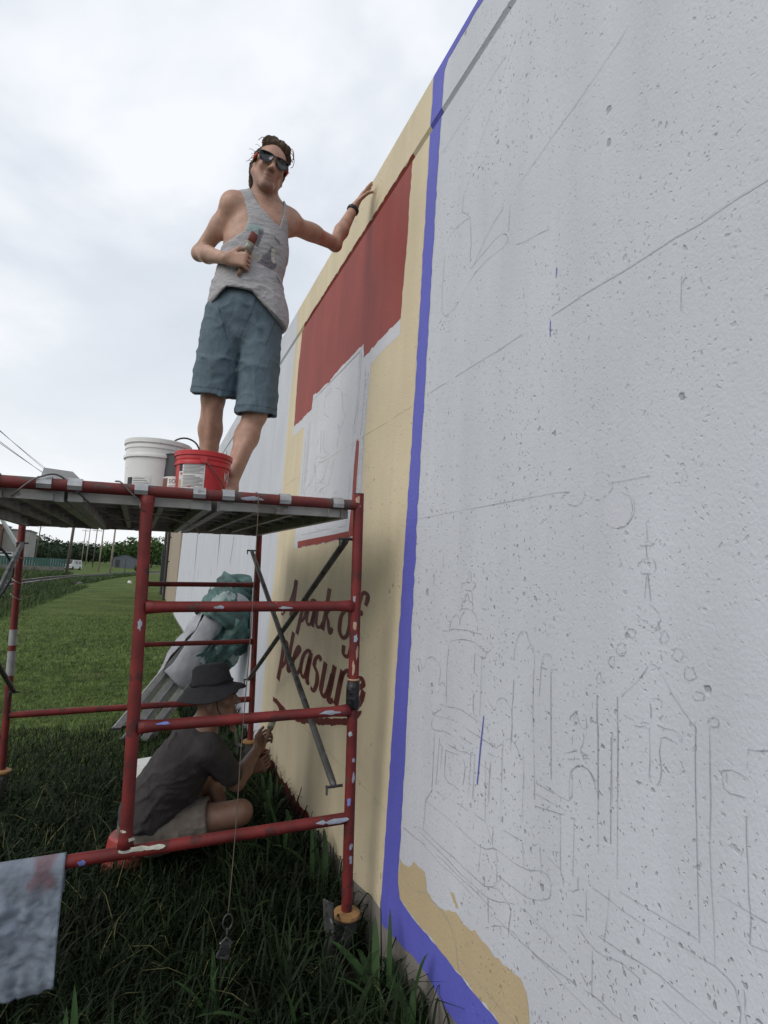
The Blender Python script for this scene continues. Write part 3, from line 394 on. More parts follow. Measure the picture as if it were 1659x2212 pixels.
def ribbon(mb, pts, w, off, jit=0, pen=(1, 1), skip=0):
    P = [np.array(p, float) for p in pts]; n = len(P); base = len(mb.v); off = off*.4
    for i, p in enumerate(P):
        t = P[min(i+1, n-1)]-P[max(i-1, 0)]; t = t/max(np.linalg.norm(t), 1e-9); nn = np.array([-t[1], t[0]])
        ww = w*(1+random.uniform(-jit, jit))
        for s in (-1, 1):
            q = p+nn*ww/2*s*np.array(pen); mb.v.append((face_x(q[1], off), q[0], q[1]))
    for i in range(n-1):
        a = base+2*i
        if random.random() >= skip: mb.f.append((a, a+1, a+3, a+2))
letters = MB()
for pts, wpx in LET:
    # brush width measured on the picture, turned into metres at each stroke's own distance along the wall
    y = np.mean([p[0] for p in pts]); dist = math.hypot(y, 1.0)
    ribbon(letters, catmull(pts, 8), wpx*dist, .005, .03, (dist*1.7, 1.65))
letters.build('lettering', M_letter, wall)['label'] = 'dark red hand-painted words A pack of pleasure'
paint('lettering_flourish', R_([(4.496, .586), (4.307, .592), (4.02, .58), (3.685, .62), (3.303, .70), (2.957, .776), (2.698, .84), (2.651, .877), (2.594, .894), (2.598, .88), (2.638, .847), (2.73, .792), (3.112, .706), (3.582, .60), (3.981, .546), (4.253, .532), (4.31, .55), (4.5, .553)], .003, s=13), M_letter, .005)
sk = MB()
for pts in SK:
    if len(pts) > 2: pts = catmull(pts, 3)
    d = np.mean([p[0] for p in pts]); ribbon(sk, [(p[0]+random.gauss(0, .0015), p[1]+random.gauss(0, .0015)) for p in pts], .0007+.00032*d, .0055, .6, (1+.35*max(0, d-1.2), 1), skip=.12)
for pts in [[(18.03, 1.537), (18.148, 1.393)], [(15.468, 1.537), (15.423, 1.415)], [(12.751, 1.56), (12.735, 1.447)], [(10.099, 1.573), (10.107, 1.457)], [(13.78, 1.95), (13.86, 1.503), (13.9, 1.258), (13.94, .908)], [(7.663, 2.0), (7.8, 1.641)]]:
    ribbon(sk, pts, .05, .004, .2)
sk.build('pencil_sketch', M_pencil, wall)['label'] = 'faint pencil sketch of a town with towers and arches'
paint('filler_patch', R_([(1.022+.048*math.cos(a), 1.685+.045*math.sin(a)) for a in np.linspace(0, 2*math.pi, 22, endpoint=False)], .002, s=31), wall_mat('smooth_filler', (.54, .55, .60), streak=.02, pit=0), .002)
bm_ = MB()
for pts, w in (([(1.292, 2.262), (1.291, 2.213)], .0028), ([(1.27, 2.414), (1.272, 2.385)], .0025), ([(1.554, 1.103), (1.565, 1.012), (1.575, .897)], .005)): ribbon(bm_, pts, w, .0055, .3)
bm_.build('blue_paint_mark', M_blue, wall)
for z, ya, ybb in ((2.275, -2, 2.09), (2.262, 2.24, 4.86), (2.25, 4.9, 12), (.588, -2, 2.09), (.582, 2.24, 4.86), (.58, 4.95, 14)):
    fb = MB(); pp = list(np.arange(ya, ybb, .07))
    for i, y in enumerate(pp):
        zz_ = z+random.gauss(0, .0016); h = max(0.0, random.gauss(.0005, .0012))
        w_ = .0022+abs(h)*.8; fb.v += [(face_x(zz_-w_, .0008), y, zz_-w_), (face_x(zz_+w_, .0020), y, zz_+w_*.6)]
        if i and random.random() > .12: k = 2*i; fb.f += [(k-2, k-1, k+1, k)]
    fb.build('formwork_seam', M_yellow if 2 < ya < 3 else M_fin, wall)
jb = MB()
for y in (9.3, 13.93):
    jb.box((face_x(1.8)-.001, y, 1.75), (.008, .012, 3.4))
jb.build('panel_joint', M_bare, wall)
# tan stretch of the wall farther along, with a service pipe
M_tanwall = wall_mat('tan_far_wall', (.33, .27, .205), streak=.12, pit=.3)
tw = thing('tan_wall', 'tan rendered wall carrying on beyond the white mural wall', 'wall')
MB().box((XW+.24, 30.6, 1.75), (.48, 18.99, 4.5)).build('rendered_face', M_tanwall, tw)
MB().box((XW+.22, 30.6, 4.03), (.6, 18.99, .07)).build('coping', M_tanwall, tw)
M_dark = mat('dark_metal', (.03, .03, .032), .5, .3, 10)
for y in (30.5, 36.5):
    pi = MB().tube([(XW-.12, y, 0), (XW-.12, y, 4.1)], .07, 8).build('service_pipe', M_dark, tw)
    for z in (.8, 2.0, 3.2): MB().box((XW-.07, y, z), (.14, .25, .06)).build('pipe_bracket', M_dark, pi)
MB().box((XW-.16, 33.5, 1.7), (.3, 1.0, 1.9)).build('meter_cabinet', M_dark, tw)
# ------------------------------------------------------------------ scaffold tower
sk_k = Vector((-.0321, -.0181, 1)).normalized()
sk_u = Vector((-math.cos(-.0167), math.sin(-.0167), 0)); sk_u = (sk_u-sk_k*sk_u.dot(sk_k)).normalized()
sk_v = sk_k.cross(sk_u); sk_v = sk_v if sk_v.y > 0 else -sk_v
SO = Vector((.8537, 2.2961, 0))
def S(u, v, z): return SO+sk_u*u+sk_v*v+sk_k*z
RS, ZB = .4185, .5518; ZT = ZB+3*RS; WF, WI, DF = 1.5453, .8204, 2.131
def tube_paint(name, col, chips):
    return mat(name, col, .62, .35, 9, bump=.35, bscale=90, bdist=.004, spots=chips)
M_scaf = tube_paint('red_scaffold_paint', (.165, .017, .015), [((.09, .018, .016), 11, .60), ((.40, .30, .27), 38, .745), ((.07, .045, .038), 22, .67), ((.30, .34, .42), 17, .735)])
M_scaf_worn = tube_paint('red_worn_scaffold_paint', (.135, .02, .017), [((.08, .05, .045), 9, .52), ((.42, .28, .16), 26, .70), ((.32, .33, .37), 16, .68)])
M_galv = mat('galvanised_brace', (.11, .11, .108), .55, .45, 12, metal=.5, spots=[((.05, .05, .05), 18, .58), ((.35, .35, .33), 30, .69)])
M_alum = mat('aluminium', (.42, .42, .415), .42, .2, 18, metal=.75, spots=[((.26, .255, .24), 22, .6)])
M_alum_old = mat('weathered_aluminium', (.34, .335, .325), .5, .3, 9, metal=.35, spots=[((.2, .19, .17), 12, .6)])
M_rust = mat('rusty_collar', (.34, .19, .07), .7, .35, 25, bump=.3)
M_rubber = mat('black_rubber', (.018, .018, .018), .7, .3, 20)
M_tape = mat('black_tape', (.012, .012, .014), .35, .3, 30, bump=.6, bscale=45)
M_cream = mat('dried_cream_paint', (.55, .55, .46), .7, .15, 40, bump=.3)
M_grey_paint = mat('dried_grey_paint', (.36, .39, .45), .7, .15, 40)
M_bluep = mat('dried_blue_paint', (.17, .22, .55), .6, .15, 40)
scaf = thing('scaffold_tower', 'red steel frame scaffold on casters standing beside the wall', 'scaffold')
RT = .0215
def part_tube(name, a, b, r, m, parent=scaf, n=16, flare=0):
    a, b = Vector(a), Vector(b)
    if flare:
        L = (b-a).length; d = (b-a)/L
        pts = [a, a+d*.03, a+d*.07, b-d*.07, b-d*.03, b]; rs = [r*flare, r*(1+.45*(flare-1)), r, r, r*(1+.45*(flare-1)), r*flare]
        return MB().tube(pts, rs, n).build(name, m, parent, True)
    return MB().tube([a, b], r, n).build(name, m, parent, auto=.8)
def splash(pts_r, m, name='paint_splash', parent=scaf):
    """dried paint blobs: flattened discs laid on a tube"""
    for c, r, d, ax in pts_r:
        mb = MB(); d = Vector(d).normalized(); x = ax; y = d.cross(x); c = Vector(c)
        n = 11; ring = [c+d*.0016+(x*math.cos(2*math.pi*k/n)*r[0]+y*math.sin(2*math.pi*k/n)*r[1])*random.uniform(.55, 1.15) for k in range(n)]
        ring = [q-d*((q-c).dot(y)**2)*24 for q in ring]
        mb.add(ring+[c+d*.0022], [(k, (k+1) % n, n) for k in range(n)]); mb.build(name, m, parent, True)
LEGZ = {(0, 0): .19, (0, 1): .25, (1, 0): .2, (1, 1): .21}
for j, v in enumerate((0, DF)):
    worn = M_scaf
    for i, u in enumerate((0, WF)):
        leg = part_tube('leg', S(u, v, LEGZ[(i, j)]), S(u, v, ZT+.045), RT, M_scaf)
        MB().tube([S(u, v, ZT+.046), S(u, v, ZT+.05)], RT*1.02, 16).build('leg_cap', M_dark, leg)
    part_tube('top_tube', S(RT*.7, v, ZT), S(WF-RT*.7, v, ZT), RT, M_scaf_worn if j == 0 else M_scaf)
    part_tube('bottom_tube', S(RT*.7, v, ZB), S(WF-RT*.7, v, ZB), RT*.98, M_scaf)
    part_tube('inner_upright', S(WI, v, ZB+.018), S(WI, v, ZT-.018), RT, M_scaf, flare=1.25)
    for q in (1, 2):
        part_tube('rung', S(.016, v, ZB+q*RS), S(WI-.016, v, ZB+q*RS), RT*(.93 if j == 0 else .8), M_scaf, flare=1.3 if j == 0 else 1.35)
# cross braces, each pinned to lug bolts on the legs
def brace(a, b):
    a, b = Vector(a), Vector(b); d = (b-a).normalized(); side = sk_u*.034
    mb = MB(); L = (b-a).length
    mb.tube([a, a+d*.02, a+d*.07, b-d*.07, b-d*.02, b], [.010, .014, .0145, .0145, .014, .010], 10)
    br = mb.build('cross_brace', M_galv, scaf, True)
    for p in (a, b):
        MB().tube([p-sk_u*.035, p+sk_u*.035], .006, 8).build('lug_bolt', M_dark, br)
        MB().box(p+sk_u*.03+Vector((0, 0, -.012)), (.006, .014, .034)).build('latch', M_galv, br)
for u, sgn in ((.036, 1), (WF-.036, 1)):
    brace(S(u, .03, 1.665), S(u, DF-.03, .70)); brace(S(u+.022, DF-.03, 1.645), S(u+.022, .03, .668))
# casters
def caster(u, v, zg, ang, name='caster'):
    R = Matrix.Rotation(ang, 3, 'Z'); top = S(u, v, LEGZ[(int(u > 1), int(v > 1))]); x, y, zt = top
    T = lambda p: (Vector((x, y, 0))+R @ Vector(p))
    cz = zg+.075
    stem = MB().lathe([(.0, zt+.012), (.03, zt+.012), (.052, zt+.006), (.055, zt-.004), (.05, zt-.012), (.028, zt-.014), (.028, zt-.02), (0, zt-.02)], (x, y, 0), 28).build('caster_collar', M_rust, scaf, auto=.6)
    fk = MB()
    for s in (-1, 1):
        o = [(-.035, zt-.02), (.03, zt-.02), (.028, zt-.06), (-.035, cz-.02), (-.06, cz-.02), (-.062, cz+.03)]
        k = len(fk.v)
        for t in (0, .005): fk.v += [T((p, s*(.027+t), q)) for p, q in o]
        fk.f += [tuple(k+i for i in range(6)), tuple(k+6+i for i in range(5, -1, -1))]+[(k+i, k+6+i, k+6+(i+1) % 6, k+(i+1) % 6) for i in range(6)]
    fk.tube([T((-.048, -.04, cz)), T((-.048, .04, cz))], .008, 8)
    fk.box(T((0, 0, zt-.024)), (.075, .07, .012), R)
    fo = fk.build('caster_fork', M_galv, stem)
    wh = MB(); pr = [(.02, -.02), (.062, -.022), (.072, -.014), (.075, 0), (.072, .014), (.062, .022), (.02, .02)]
    n = 26
    for (r, w) in pr:
        for k in range(n):
            a = 2*math.pi*k/n; wh.v.append(T((-.048+r*math.cos(a), w, cz+r*math.sin(a))))
    for i in range(len(pr)-1):
        for k in range(n): wh.f.append((i*n+k, i*n+(k+1) % n, (i+1)*n+(k+1) % n, (i+1)*n+k))
    wh.build('caster_wheel', M_rubber, stem, True)
    bk = MB(); bk.box(T((-.075, 0, zt-.03)), (.05, .05, .006), R @ Matrix.Rotation(.5, 3, 'Y')); bk.box(T((-.108, 0, zt+.03)), (.006, .05, .12), R @ Matrix.Rotation(-.15, 3, 'Y')); bk.box(T((-.09, .018, zt-.06)), (.012, .006, .09), R)
    bk.build('brake_pedal', M_galv, stem)
caster(0, 0, float(gz(.85, 2.3)), .55); caster(0, DF, float(gz(.82, 4.4)), -.4); caster(WF, DF, float(gz(-.73, 4.4)), 1.2); caster(WF, 0, float(gz(-.7, 2.27)), .3)
# tape, tags and dried paint on the tubes
p0 = S(0, 0, 1.06)
MB().tube([S(0, 0, 1.085), S(0, 0, 1.06), S(.002, 0, 1.03), S(-.002, 0, 1.0), S(0, 0, .975)], [.0255, .0285, .027, .030, .026], 14).build('tape_wrap', M_tape, scaf, True)
MB().tube([S(0, 0, 1.096), S(0, 0, 1.090)], .0245, 14).build('cord_ring', mat('tan_cord', (.42, .33, .2), .8), scaf, True)
for z0, z1 in ((.99, 1.09), (.80, .955)):
    MB().tube([S(WF, DF, z0), S(WF, DF, z1)], .0235, 14, False).build('grey_tape_band', mat('silver_tape', (.33, .33, .33), .5, .15, 20), scaf, True)
cd = (-fwd).normalized()
def on_tube(u, v, z, ax, r=RT):
    """point on a tube's skin that faces the path in front of the scaffold"""
    n = Vector((-.2, -1, .1)); n = (n-ax*n.dot(ax)).normalized(); return S(u, v, z)+n*(r-.001), n
def blobs(spec, m):
    L = []
    for (u, z, a, b, kind) in spec:
        ax = sk_k if kind == 'l' else sk_u
        c, n = on_tube(u, 0, z, ax); n = (n+ax.cross(n)*random.uniform(-.5, .5)).normalized(); c = S(u, 0, z)+n*(RT-.0008)
        L.append((c, ((a, b) if kind == 't' else (b, a)), n, ax))
    splash(L, m)
blobs([(.80, ZB+.012, .05, .010, 't'), (.77, ZB+.006, .035, .012, 't'), (.72, ZB+.004, .05, .011, 't'), (WI-.01, .60, .018, .008, 'l'), (WI, .63, .012, .006, 'l')], M_cream)
blobs([(.95, ZB, .016, .010, 't'), (0, .62, .008, .02, 'l'), (.72, ZB+RS, .025, .006, 't')], M_bluep)
blobs([(0, 1.42, .006, .014, 'l'), (0, 1.26, .009, .02, 'l'), (0, .88, .009, .012, 'l'), (0, .78, .006, .011, 'l'), (.10, ZB+RS, .045, .009, 't'), (0, .71, .007, .022, 'l'), (WI, 1.33, .009, .024, 'l'), (.30, ZB+2*RS-.005, .03, .006, 't'), (.45, ZT, .05, .012, 't'), (.05, ZB, .05, .012, 't'), (.12, ZB, .03, .008, 't'), (0, .45, .01, .014, 'l'), (0, .40, .008, .02, 'l'), (.55, ZB+2*RS, .02, .007, 't')], M_grey_paint)
blobs([(.01, ZT+.02, .012, .016, 'l'), (0, 1.31, .010, .022, 'l'), (0, 1.2, .008, .03, 'l'), (0, 1.14, .006, .03, 'l')], mat('dried_cream_red', (.52, .36, .25), .7))

# ------------------------------------------------------------------ deck planks hooked over the frames
M_ply = mat('weathered_plywood', (.13, .122, .108), .85, .35, 5, stretch=(6, .6, 6), bump=.2)
def plank(u0, u1, hooks, label):
    p = thing('scaffold_plank', label, 'plank', group='deck planks on the scaffold')
    v0, v1 = .045, DF-.045; zt = ZT+.014; h = .068
    def bx(name, ua, ub, va, vb, za, zb, m, par=p):
        mb = MB(); c = [S(a, b, z) for z in (za, zb) for a, b in ((ua, va), (ub, va), (ub, vb), (ua, vb))]
        mb.add(c, [(0, 1, 2, 3), (4, 7, 6, 5), (0, 4, 5, 1), (1, 5, 6, 2), (2, 6, 7, 3), (3, 7, 4, 0)]); return mb.build(name, m, par)
    bx('deck_board', u0+.004, u1-.004, v0, v1, zt-.012, zt+.002, M_ply)
    for a in (u0, u1-.032):
        r = bx('side_rail', a, a+.032, v0, v1, zt-h, zt-.0125, M_alum_old)
    w = (u1-u0-.064)/3
    for q in (1, 2): bx('stringer', u0+.032+w*q-.01, u0+.032+w*q+.01, v0+.035, v1-.035, zt-.05, zt-.0125, M_alum_old)
    for va, vb in ((v0, v0+.032), (v1-.032, v1)): bx('end_rail', u0+.034, u1-.034, va, vb, zt-h+.004, zt-.0125, M_alum_old)
    for q in range(1, 7):
        vv = v0+(v1-v0)*q/7; bx('cross_bar', u0+.034, u1-.034, vv-.012, vv+.012, zt-.03, zt-.0127, M_alum_old)
    for hu in hooks:
        for vv, sg in ((0, 1), (DF, -1)):
            mb = MB(); n = 9; wd = .0225; ring = []
            for t in (RT+.002, RT+.006):
                for k in range(n):
                    an = math.pi*(-.25+1.45*k/(n-1))
                    ring.append((math.cos(an)*t, math.sin(an)*t))
            vsx = []
            for e_ in (-wd, wd):
                for (a, b) in ring: vsx.append(S(hu+e_, vv+sg*a, ZT+b))
            fs = []; m2 = 2*n
            for k in range(n-1):
                fs += [(k, k+1, m2+k+1, m2+k), (n+k+1, n+k, m2+n+k, m2+n+k+1), (k+1, k, n+k, n+k+1), (m2+k, m2+k+1, m2+n+k+1, m2+n+k)]
            fs += [(0, m2, m2+n, n), (n-1, 2*n-1, m2+2*n-1, m2+n-1)]
            mb.add(vsx, fs)
            hk = mb.build('hook', M_alum, p)
            bx('hook_bracket', hu-.024, hu+.024, vv+sg*.030 if sg > 0 else vv-.075, vv+.075 if sg > 0 else vv-.030, ZT-.052, ZT-.0008, M_alum_old, hk)
    return p
plank(.03, .568, (.095, .316, .536), 'aluminium deck plank nearest the wall, empty on top')
plank(.590, 1.078, (.642, .843, 1.055), 'middle deck plank carrying the paint buckets')
plank(1.092, 1.53, (1.148, 1.30, 1.47), 'deck plank farthest from the wall, at the left edge')
M_board = mat('grey_painted_board', (.30, .30, .30), .7, .25, 10)
gb = MB(); o_ = [(1.03, .06), (1.17, .04), (1.185, .30), (1.05, .33)]
vb_ = [S(a, b, ZT+.017) for a, b in o_]+[S(1.075, .09, ZT+.062), S(1.165, .075, ZT+.067), S(1.175, .28, ZT+.067), S(1.09, .30, ZT+.062)]
gb.add(vb_, [(0, 1, 2, 3), (4, 7, 6, 5), (0, 4, 5, 1), (1, 5, 6, 2), (2, 6, 7, 3), (3, 7, 4, 0)])
tag(gb.build('wooden_block', M_board), 'small grey wooden wedge lying on the left end of the deck', 'block')
# thin wire looped round the front tube
M_wire = mat('steel_wire', (.12, .11, .10), .5, .3, 40, metal=.4)
wr = thing('tie_wire', 'thin grey wire looped loosely over the front deck tube', 'wire')
for pts in ([(1.24, -.012, ZT-.05), (1.2, -.03, ZT-.01), (1.16, -.028, ZT+.02), (1.10, .0, ZT+.03), (1.0, .06, ZT-.06), (.9, .3, ZT-.09), (.85, .5, ZT-.08)], [(.93, .02, ZT+.03), (.91, -.02, ZT+.022), (.88, -.033, ZT-.01), (.845, -.03, ZT-.045), (.83, -.02, ZT-.075), (.70, .2, ZT-.09), (.6, .6, ZT-.085), (.56, .8, ZT-.11)]):
    MB().tube([S(*p) for p in catmull(pts, 5)], .0032, 6).build('wire_strand', M_wire, wr, True)

# ------------------------------------------------------------------ hanging plumb cord
cord = thing('plumb_cord', 'thin brown cord hanging from the front tube with a metal clip at its end', 'cord')
cp = [(.425, -.028, ZT+.01), (.424, -.030, ZT-.1), (.43, -.03, ZT-.5), (.445, -.03, ZT-.9), (.452, -.03, .6), (.462, -.03, .36), (.465, -.03, .30)]
MB().tube([S(*p) for p in catmull(cp, 6)], .0020, 6).build('cord', mat('brown_cord', (.13, .10, .07), .9), cord, True)
MB().tube([S(.425, -.028, ZT+.012), S(.425, .02, ZT+.026)], .003, 6).build('cord_loop', M_wire, cord)
cl = MB(); c0 = S(.465, -.03, .27)
ring = [c0+Vector((math.cos(a)*.017, 0, math.sin(a)*.026)) for a in np.linspace(0, 2*math.pi, 18)]
cl.tube(ring, .003, 6, False); cl.tube([c0+Vector((0, 0, -.02)), c0+Vector((0, 0, -.06))], .004, 6)
clo = cl.build('ring_clip', M_galv, cord, True)
lb = MB(); lb.box(c0+Vector((-.004, 0, -.092)), (.045, .018, .05), Matrix.Rotation(.25, 3, 'Y'), .7); lb.tube([c0+Vector((-.02, 0, -.07)), c0+Vector((0, 0, -.05)), c0+Vector((.02, 0, -.075))], .005, 6)
lb.build('lock_body', M_galv, cord)
# ------------------------------------------------------------------ buckets on the deck
def deck_z(x, y):
    p = Vector((x, y, 0)); d = p-SO; u = d.dot(Vector((sk_u.x, sk_u.y, 0))); v = d.dot(Vector((sk_v.x, sk_v.y, 0)))
    return S(u, v, ZT+.0165).z
def cyl_map(cx, cy, z0, r, a0):
    """flat (s, z) -> the outside of a bucket; s runs along the circumference from angle a0"""
    return lambda s, z, off=.0: (cx+(r(z)+off)*math.cos(a0+s/r(z)), cy+(r(z)+off)*math.sin(a0+s/r(z)), z0+z)
def patch(name, mp, s0, s1, z0, z1, m, parent, off=.0012, n=10):
    mb = MB()
    for i in range(n+1):
        s = s0+(s1-s0)*i/n; mb.v += [mp(s, z0, off), mp(s, z1, off)]
        if i: k = 2*i; mb.f.append((k-2, k, k+1, k-1))
    return mb.build(name, m, parent, True)
def lettering(name, txt, size, mp, s0, z0, m, parent, off=.002):
    v, f = text_flat(txt, size); return mesh(name, [mp(s0+a, z0+b, off) for a, b in v], f, m, parent)
M_white_pl = mat('white_bucket_plastic', (.70, .70, .68), .35, .06, 6, spots=[((.28, .27, .25), 34, .735), ((.5, .48, .44), 9, .70)])
M_red_pl = mat('red_bucket_plastic', (.47, .018, .022), .32, .08, 6, spots=[((.30, .02, .02), 12, .66)])
M_label = mat('paper_label', (.66, .65, .63), .7, .1, 25, spots=[((.5, .42, .36), 24, .68)])
M_print = mat('black_print', (.03, .03, .035), .6, .1, 10)
M_printg = mat('grey_print', (.23, .22, .23), .7, .2, 40)
M_redprint = mat('red_print', (.42, .03, .035), .6, .1, 10)
def bucket(name, label, cx, cy, rt, rb, h, m, ribs):
    b = thing(name, label, 'bucket'); z0 = deck_z(cx, cy)
    rr = lambda z: rb+(rt-rb)*z/h
    prof = [(0, .004), (rb*.96, 0), (rb, .006)]
    for rz, w in ribs:
        prof += [(rr(rz-.012), rz-.012), (rr(rz)+w, rz-.010), (rr(rz)+w*1.1, rz-.002), (rr(rz)+w*.9, rz+.004), (rr(rz+.006), rz+.006)]
    prof += [(rt, h-.022), (rt+.006, h-.02), (rt+.0065, h-.002), (rt+.004, h), (rt-.004, h), (rt-.007, h-.004), (rb-.006, .01), (0, .01)]
    MB().lathe(prof, (cx, cy, z0), 56).build('shell', m, b, auto=.5)
    return b, z0, rr
cam_a = lambda cx, cy: math.atan2(-cy, -cx)     # direction from the bucket towards the path
# white bucket
cx, cy = -.002, 2.765
wbk, z0, rr = bucket('white_bucket', 'large white plastic bucket with printed warnings on the deck', cx, cy, .137, .125, .258, M_white_pl, [(.185, .007), (.226, .003)])
mp = cyl_map(cx, cy, z0, rr, cam_a(cx, cy))
patch('label', mp, -.135, -.105, .055, .085, M_print, wbk); patch('label', mp, -.135, -.105, .02, .0545, M_label, wbk)
lp = patch('label', mp, -.10, -.02, .02, .09, M_label, wbk)
for i in range(6): patch('print_line', mp, -.097, -.025-.01*(i % 3), .028+i*.010, .031+i*.010, M_printg, lp, .0022)
pg = patch('warning_panel', mp, .032, .12, .0, .132, M_label, wbk)
for a, b_, c, d in ((.032, .12, .129, .132), (.032, .12, .104, .1065), (.032, .12, .079, .0815), (.032, .0345, .0, .132)): patch('panel_rule', mp, a, b_, c, d, M_print, pg, .0022)
lettering('lettering', 'WARNING', .017, mp, .052, .111, M_print, pg); lettering('lettering', 'ADVERTENCIA', .0125, mp, .052, .087, M_print, pg)
for z in (.111, .087):
    tri = [(.037, z), (.049, z), (.043, z+.013)]; mesh('warning_triangle', [mp(a, b_, .002) for a, b_ in tri], [(0, 1, 2)], M_print, pg)
rg = MB(); n = 28
for k in range(n):
    a = 2*math.pi*k/n
    for r in (.030, .034): rg.v.append(mp(.076+r*math.cos(a), .042+r*math.sin(a), .002))
    rg.f.append((2*k, 2*k+1, (2*k+3) % (2*n), (2*k+2) % (2*n)))
rg.build('warning_ring', M_print, pg)
ic = MB()
for (ax, az, bx_, bz, w) in ((.07, .065, .078, .048, .006), (.06, .05, .092, .056, .004), (.064, .028, .09, .03, .01), (.066, .012, .088, .018, .008), (.062, .04, .07, .02, .006), (.09, .05, .086, .02, .005)):
    t = np.array([bx_-ax, bz-az]); t /= np.linalg.norm(t); nn = np.array([-t[1], t[0]])*w/2; k = len(ic.v)
    ic.v += [mp(ax+nn[0], az+nn[1], .002), mp(ax-nn[0], az-nn[1], .002), mp(bx_-nn[0], bz-nn[1], .002), mp(bx_+nn[0], bz+nn[1], .002)]; ic.f.append((k, k+1, k+2, k+3))
ic.build('warning_pictogram', M_print, pg)
MB().tube([mp(.075, .19, .006), mp(.085, .185, .012), mp(.096, .172, .01), mp(.10, .165, .006)], .0035, 6).build('handle', M_wire, wbk, True)
MB().box(mp(.075, .192, .004), (.022, .014, .022), Matrix.Rotation(cam_a(cx, cy), 3, 'Z')).build('handle_boss', M_white_pl, wbk)
# red bucket
cx, cy = .181, 2.545
rbk, z0, rr = bucket('red_bucket', 'red plastic bucket with a white instruction label in front of the painter', cx, cy, .113, .103, .188, M_red_pl, [(.14, .005), (.163, .002)])
mp = cyl_map(cx, cy, z0, rr, cam_a(cx, cy))
lp = patch('label', mp, -.088, .0085, .024, .131, M_label, rbk)
for i in range(17):
    if i != 9: patch('print_line', mp, -.084+.004*(i % 2), .003-.012*(i % 4 == 3)-.03*(i in (0, 8)), .034+i*.0056, .0366+i*.0056, M_printg, lp, .002)
mesh('print_swoosh', [mp(a, b_, .0026) for a, b_ in ((-.068, .036), (-.05, .032), (-.03, .046), (-.045, .038))], [(0, 1, 2, 3)], M_redprint, lp)
patch('label', mp, -.108, -.0885, .1, .131, M_print, rbk); p2_ = patch('label', mp, -.108, -.0885, .022, .0995, M_label, rbk)
patch('print_block', mp, -.098, -.0892, .085, .094, M_redprint, p2_, .002); patch('print_block', mp, -.106, -.092, .034, .066, mat('tan_print', (.5, .36, .24), .7), p2_, .002)
lettering('lettering', 'K', .052, mp, .096, .075, M_label, rbk); lettering('lettering', 'I', .052, mp, .132, .07, M_label, rbk)
hb = MB().box(mp(.0, .148, .004), (.014, .028, .026), Matrix.Rotation(cam_a(cx, cy), 3, 'Z')).build('handle_boss', M_red_pl, rbk)
MB().tube(catmull([mp(-.003, .153, .008), mp(.03, .115, .014), mp(.075, .06, .017), mp(.118, .015, .014), mp(.15, .004, .02), mp(.175, .02, .02)], 6), .0024, 6).build('handle', M_wire, rbk, True)
# black paint can between them
cx, cy = .106, 2.66
can = thing('paint_can', 'black and white paint can with its wire handle up, between the two buckets', 'paint can'); z0 = deck_z(cx, cy); rcan = .078; hcan = .193
rr = lambda z: rcan
M_can = mat('black_can_print', (.03, .032, .036), .4, .2, 12, spots=[((.25, .05, .04), 16, .69), ((.4, .4, .38), 24, .72)])
MB().lathe([(0, 0), (rcan, 0), (rcan, hcan-.008), (rcan+.003, hcan-.006), (rcan+.003, hcan), (rcan-.006, hcan), (rcan-.01, hcan-.008), (0, hcan-.008)], (cx, cy, z0), 48).build('shell', M_can, can, auto=.6)
mp = cyl_map(cx, cy, z0, rr, cam_a(cx, cy))
cw = patch('label', mp, -.115, .06, .008, .092, M_label, can); lettering('lettering', 'SOU', .026, mp, -.058, .062, M_print, cw)
lettering('lettering', 'exterior', .012, mp, -.058, .048, M_printg, cw); lettering('lettering', 'paint', .012, mp, -.058, .034, M_printg, cw)
patch('print_block', mp, -.11, -.066, .01, .085, mat('brown_print', (.2, .08, .06), .7), cw, .002); patch('print_block', mp, -.05, -.03, .012, .026, mat('olive_print', (.25, .26, .12), .7), cw, .002)
hp = [(cx-.075, cy+.0, z0+hcan-.02), (cx-.07, cy, z0+hcan+.02), (cx-.045, cy, z0+hcan+.068), (cx, cy, z0+hcan+.086), (cx+.045, cy, z0+hcan+.068), (cx+.07, cy, z0+hcan+.016), (cx+.077, cy, z0+hcan-.02)]
MB().tube(catmull(hp, 6), .004, 6).build('handle', M_dark, can, True)

# ------------------------------------------------------------------ rag over the front bottom tube
M_rag = mat('paint_stained_cloth', (.215, .25, .30), .95, .2, 9, bump=.4, bscale=30, bdist=.015, attr='tint')
def cloth(name, m, f_xyz, nu, nv, parent=None, thick=.003):
    v = [f_xyz(i/(nu-1), j/(nv-1)) for j in range(nv) for i in range(nu)]
    f = [(j*nu+i, j*nu+i+1, (j+1)*nu+i+1, (j+1)*nu+i) for j in range(nv-1) for i in range(nu-1)]
    o = mesh(name, v, f, m, parent, True); md = o.modifiers.new('t', 'SOLIDIFY'); md.thickness = thick; return o
def fbm(x, y, seed=0):
    r = random.Random(seed); s = 0
    for o in range(5):
        a, b, c = r.uniform(0, 6), r.uniform(.6, 1.4), r.uniform(.6, 1.4); s += math.sin(x*b*2**o*1.7+y*c*2**o*1.1+a+math.sin(y*b*2**o)*1.2)/1.8**o
    return s
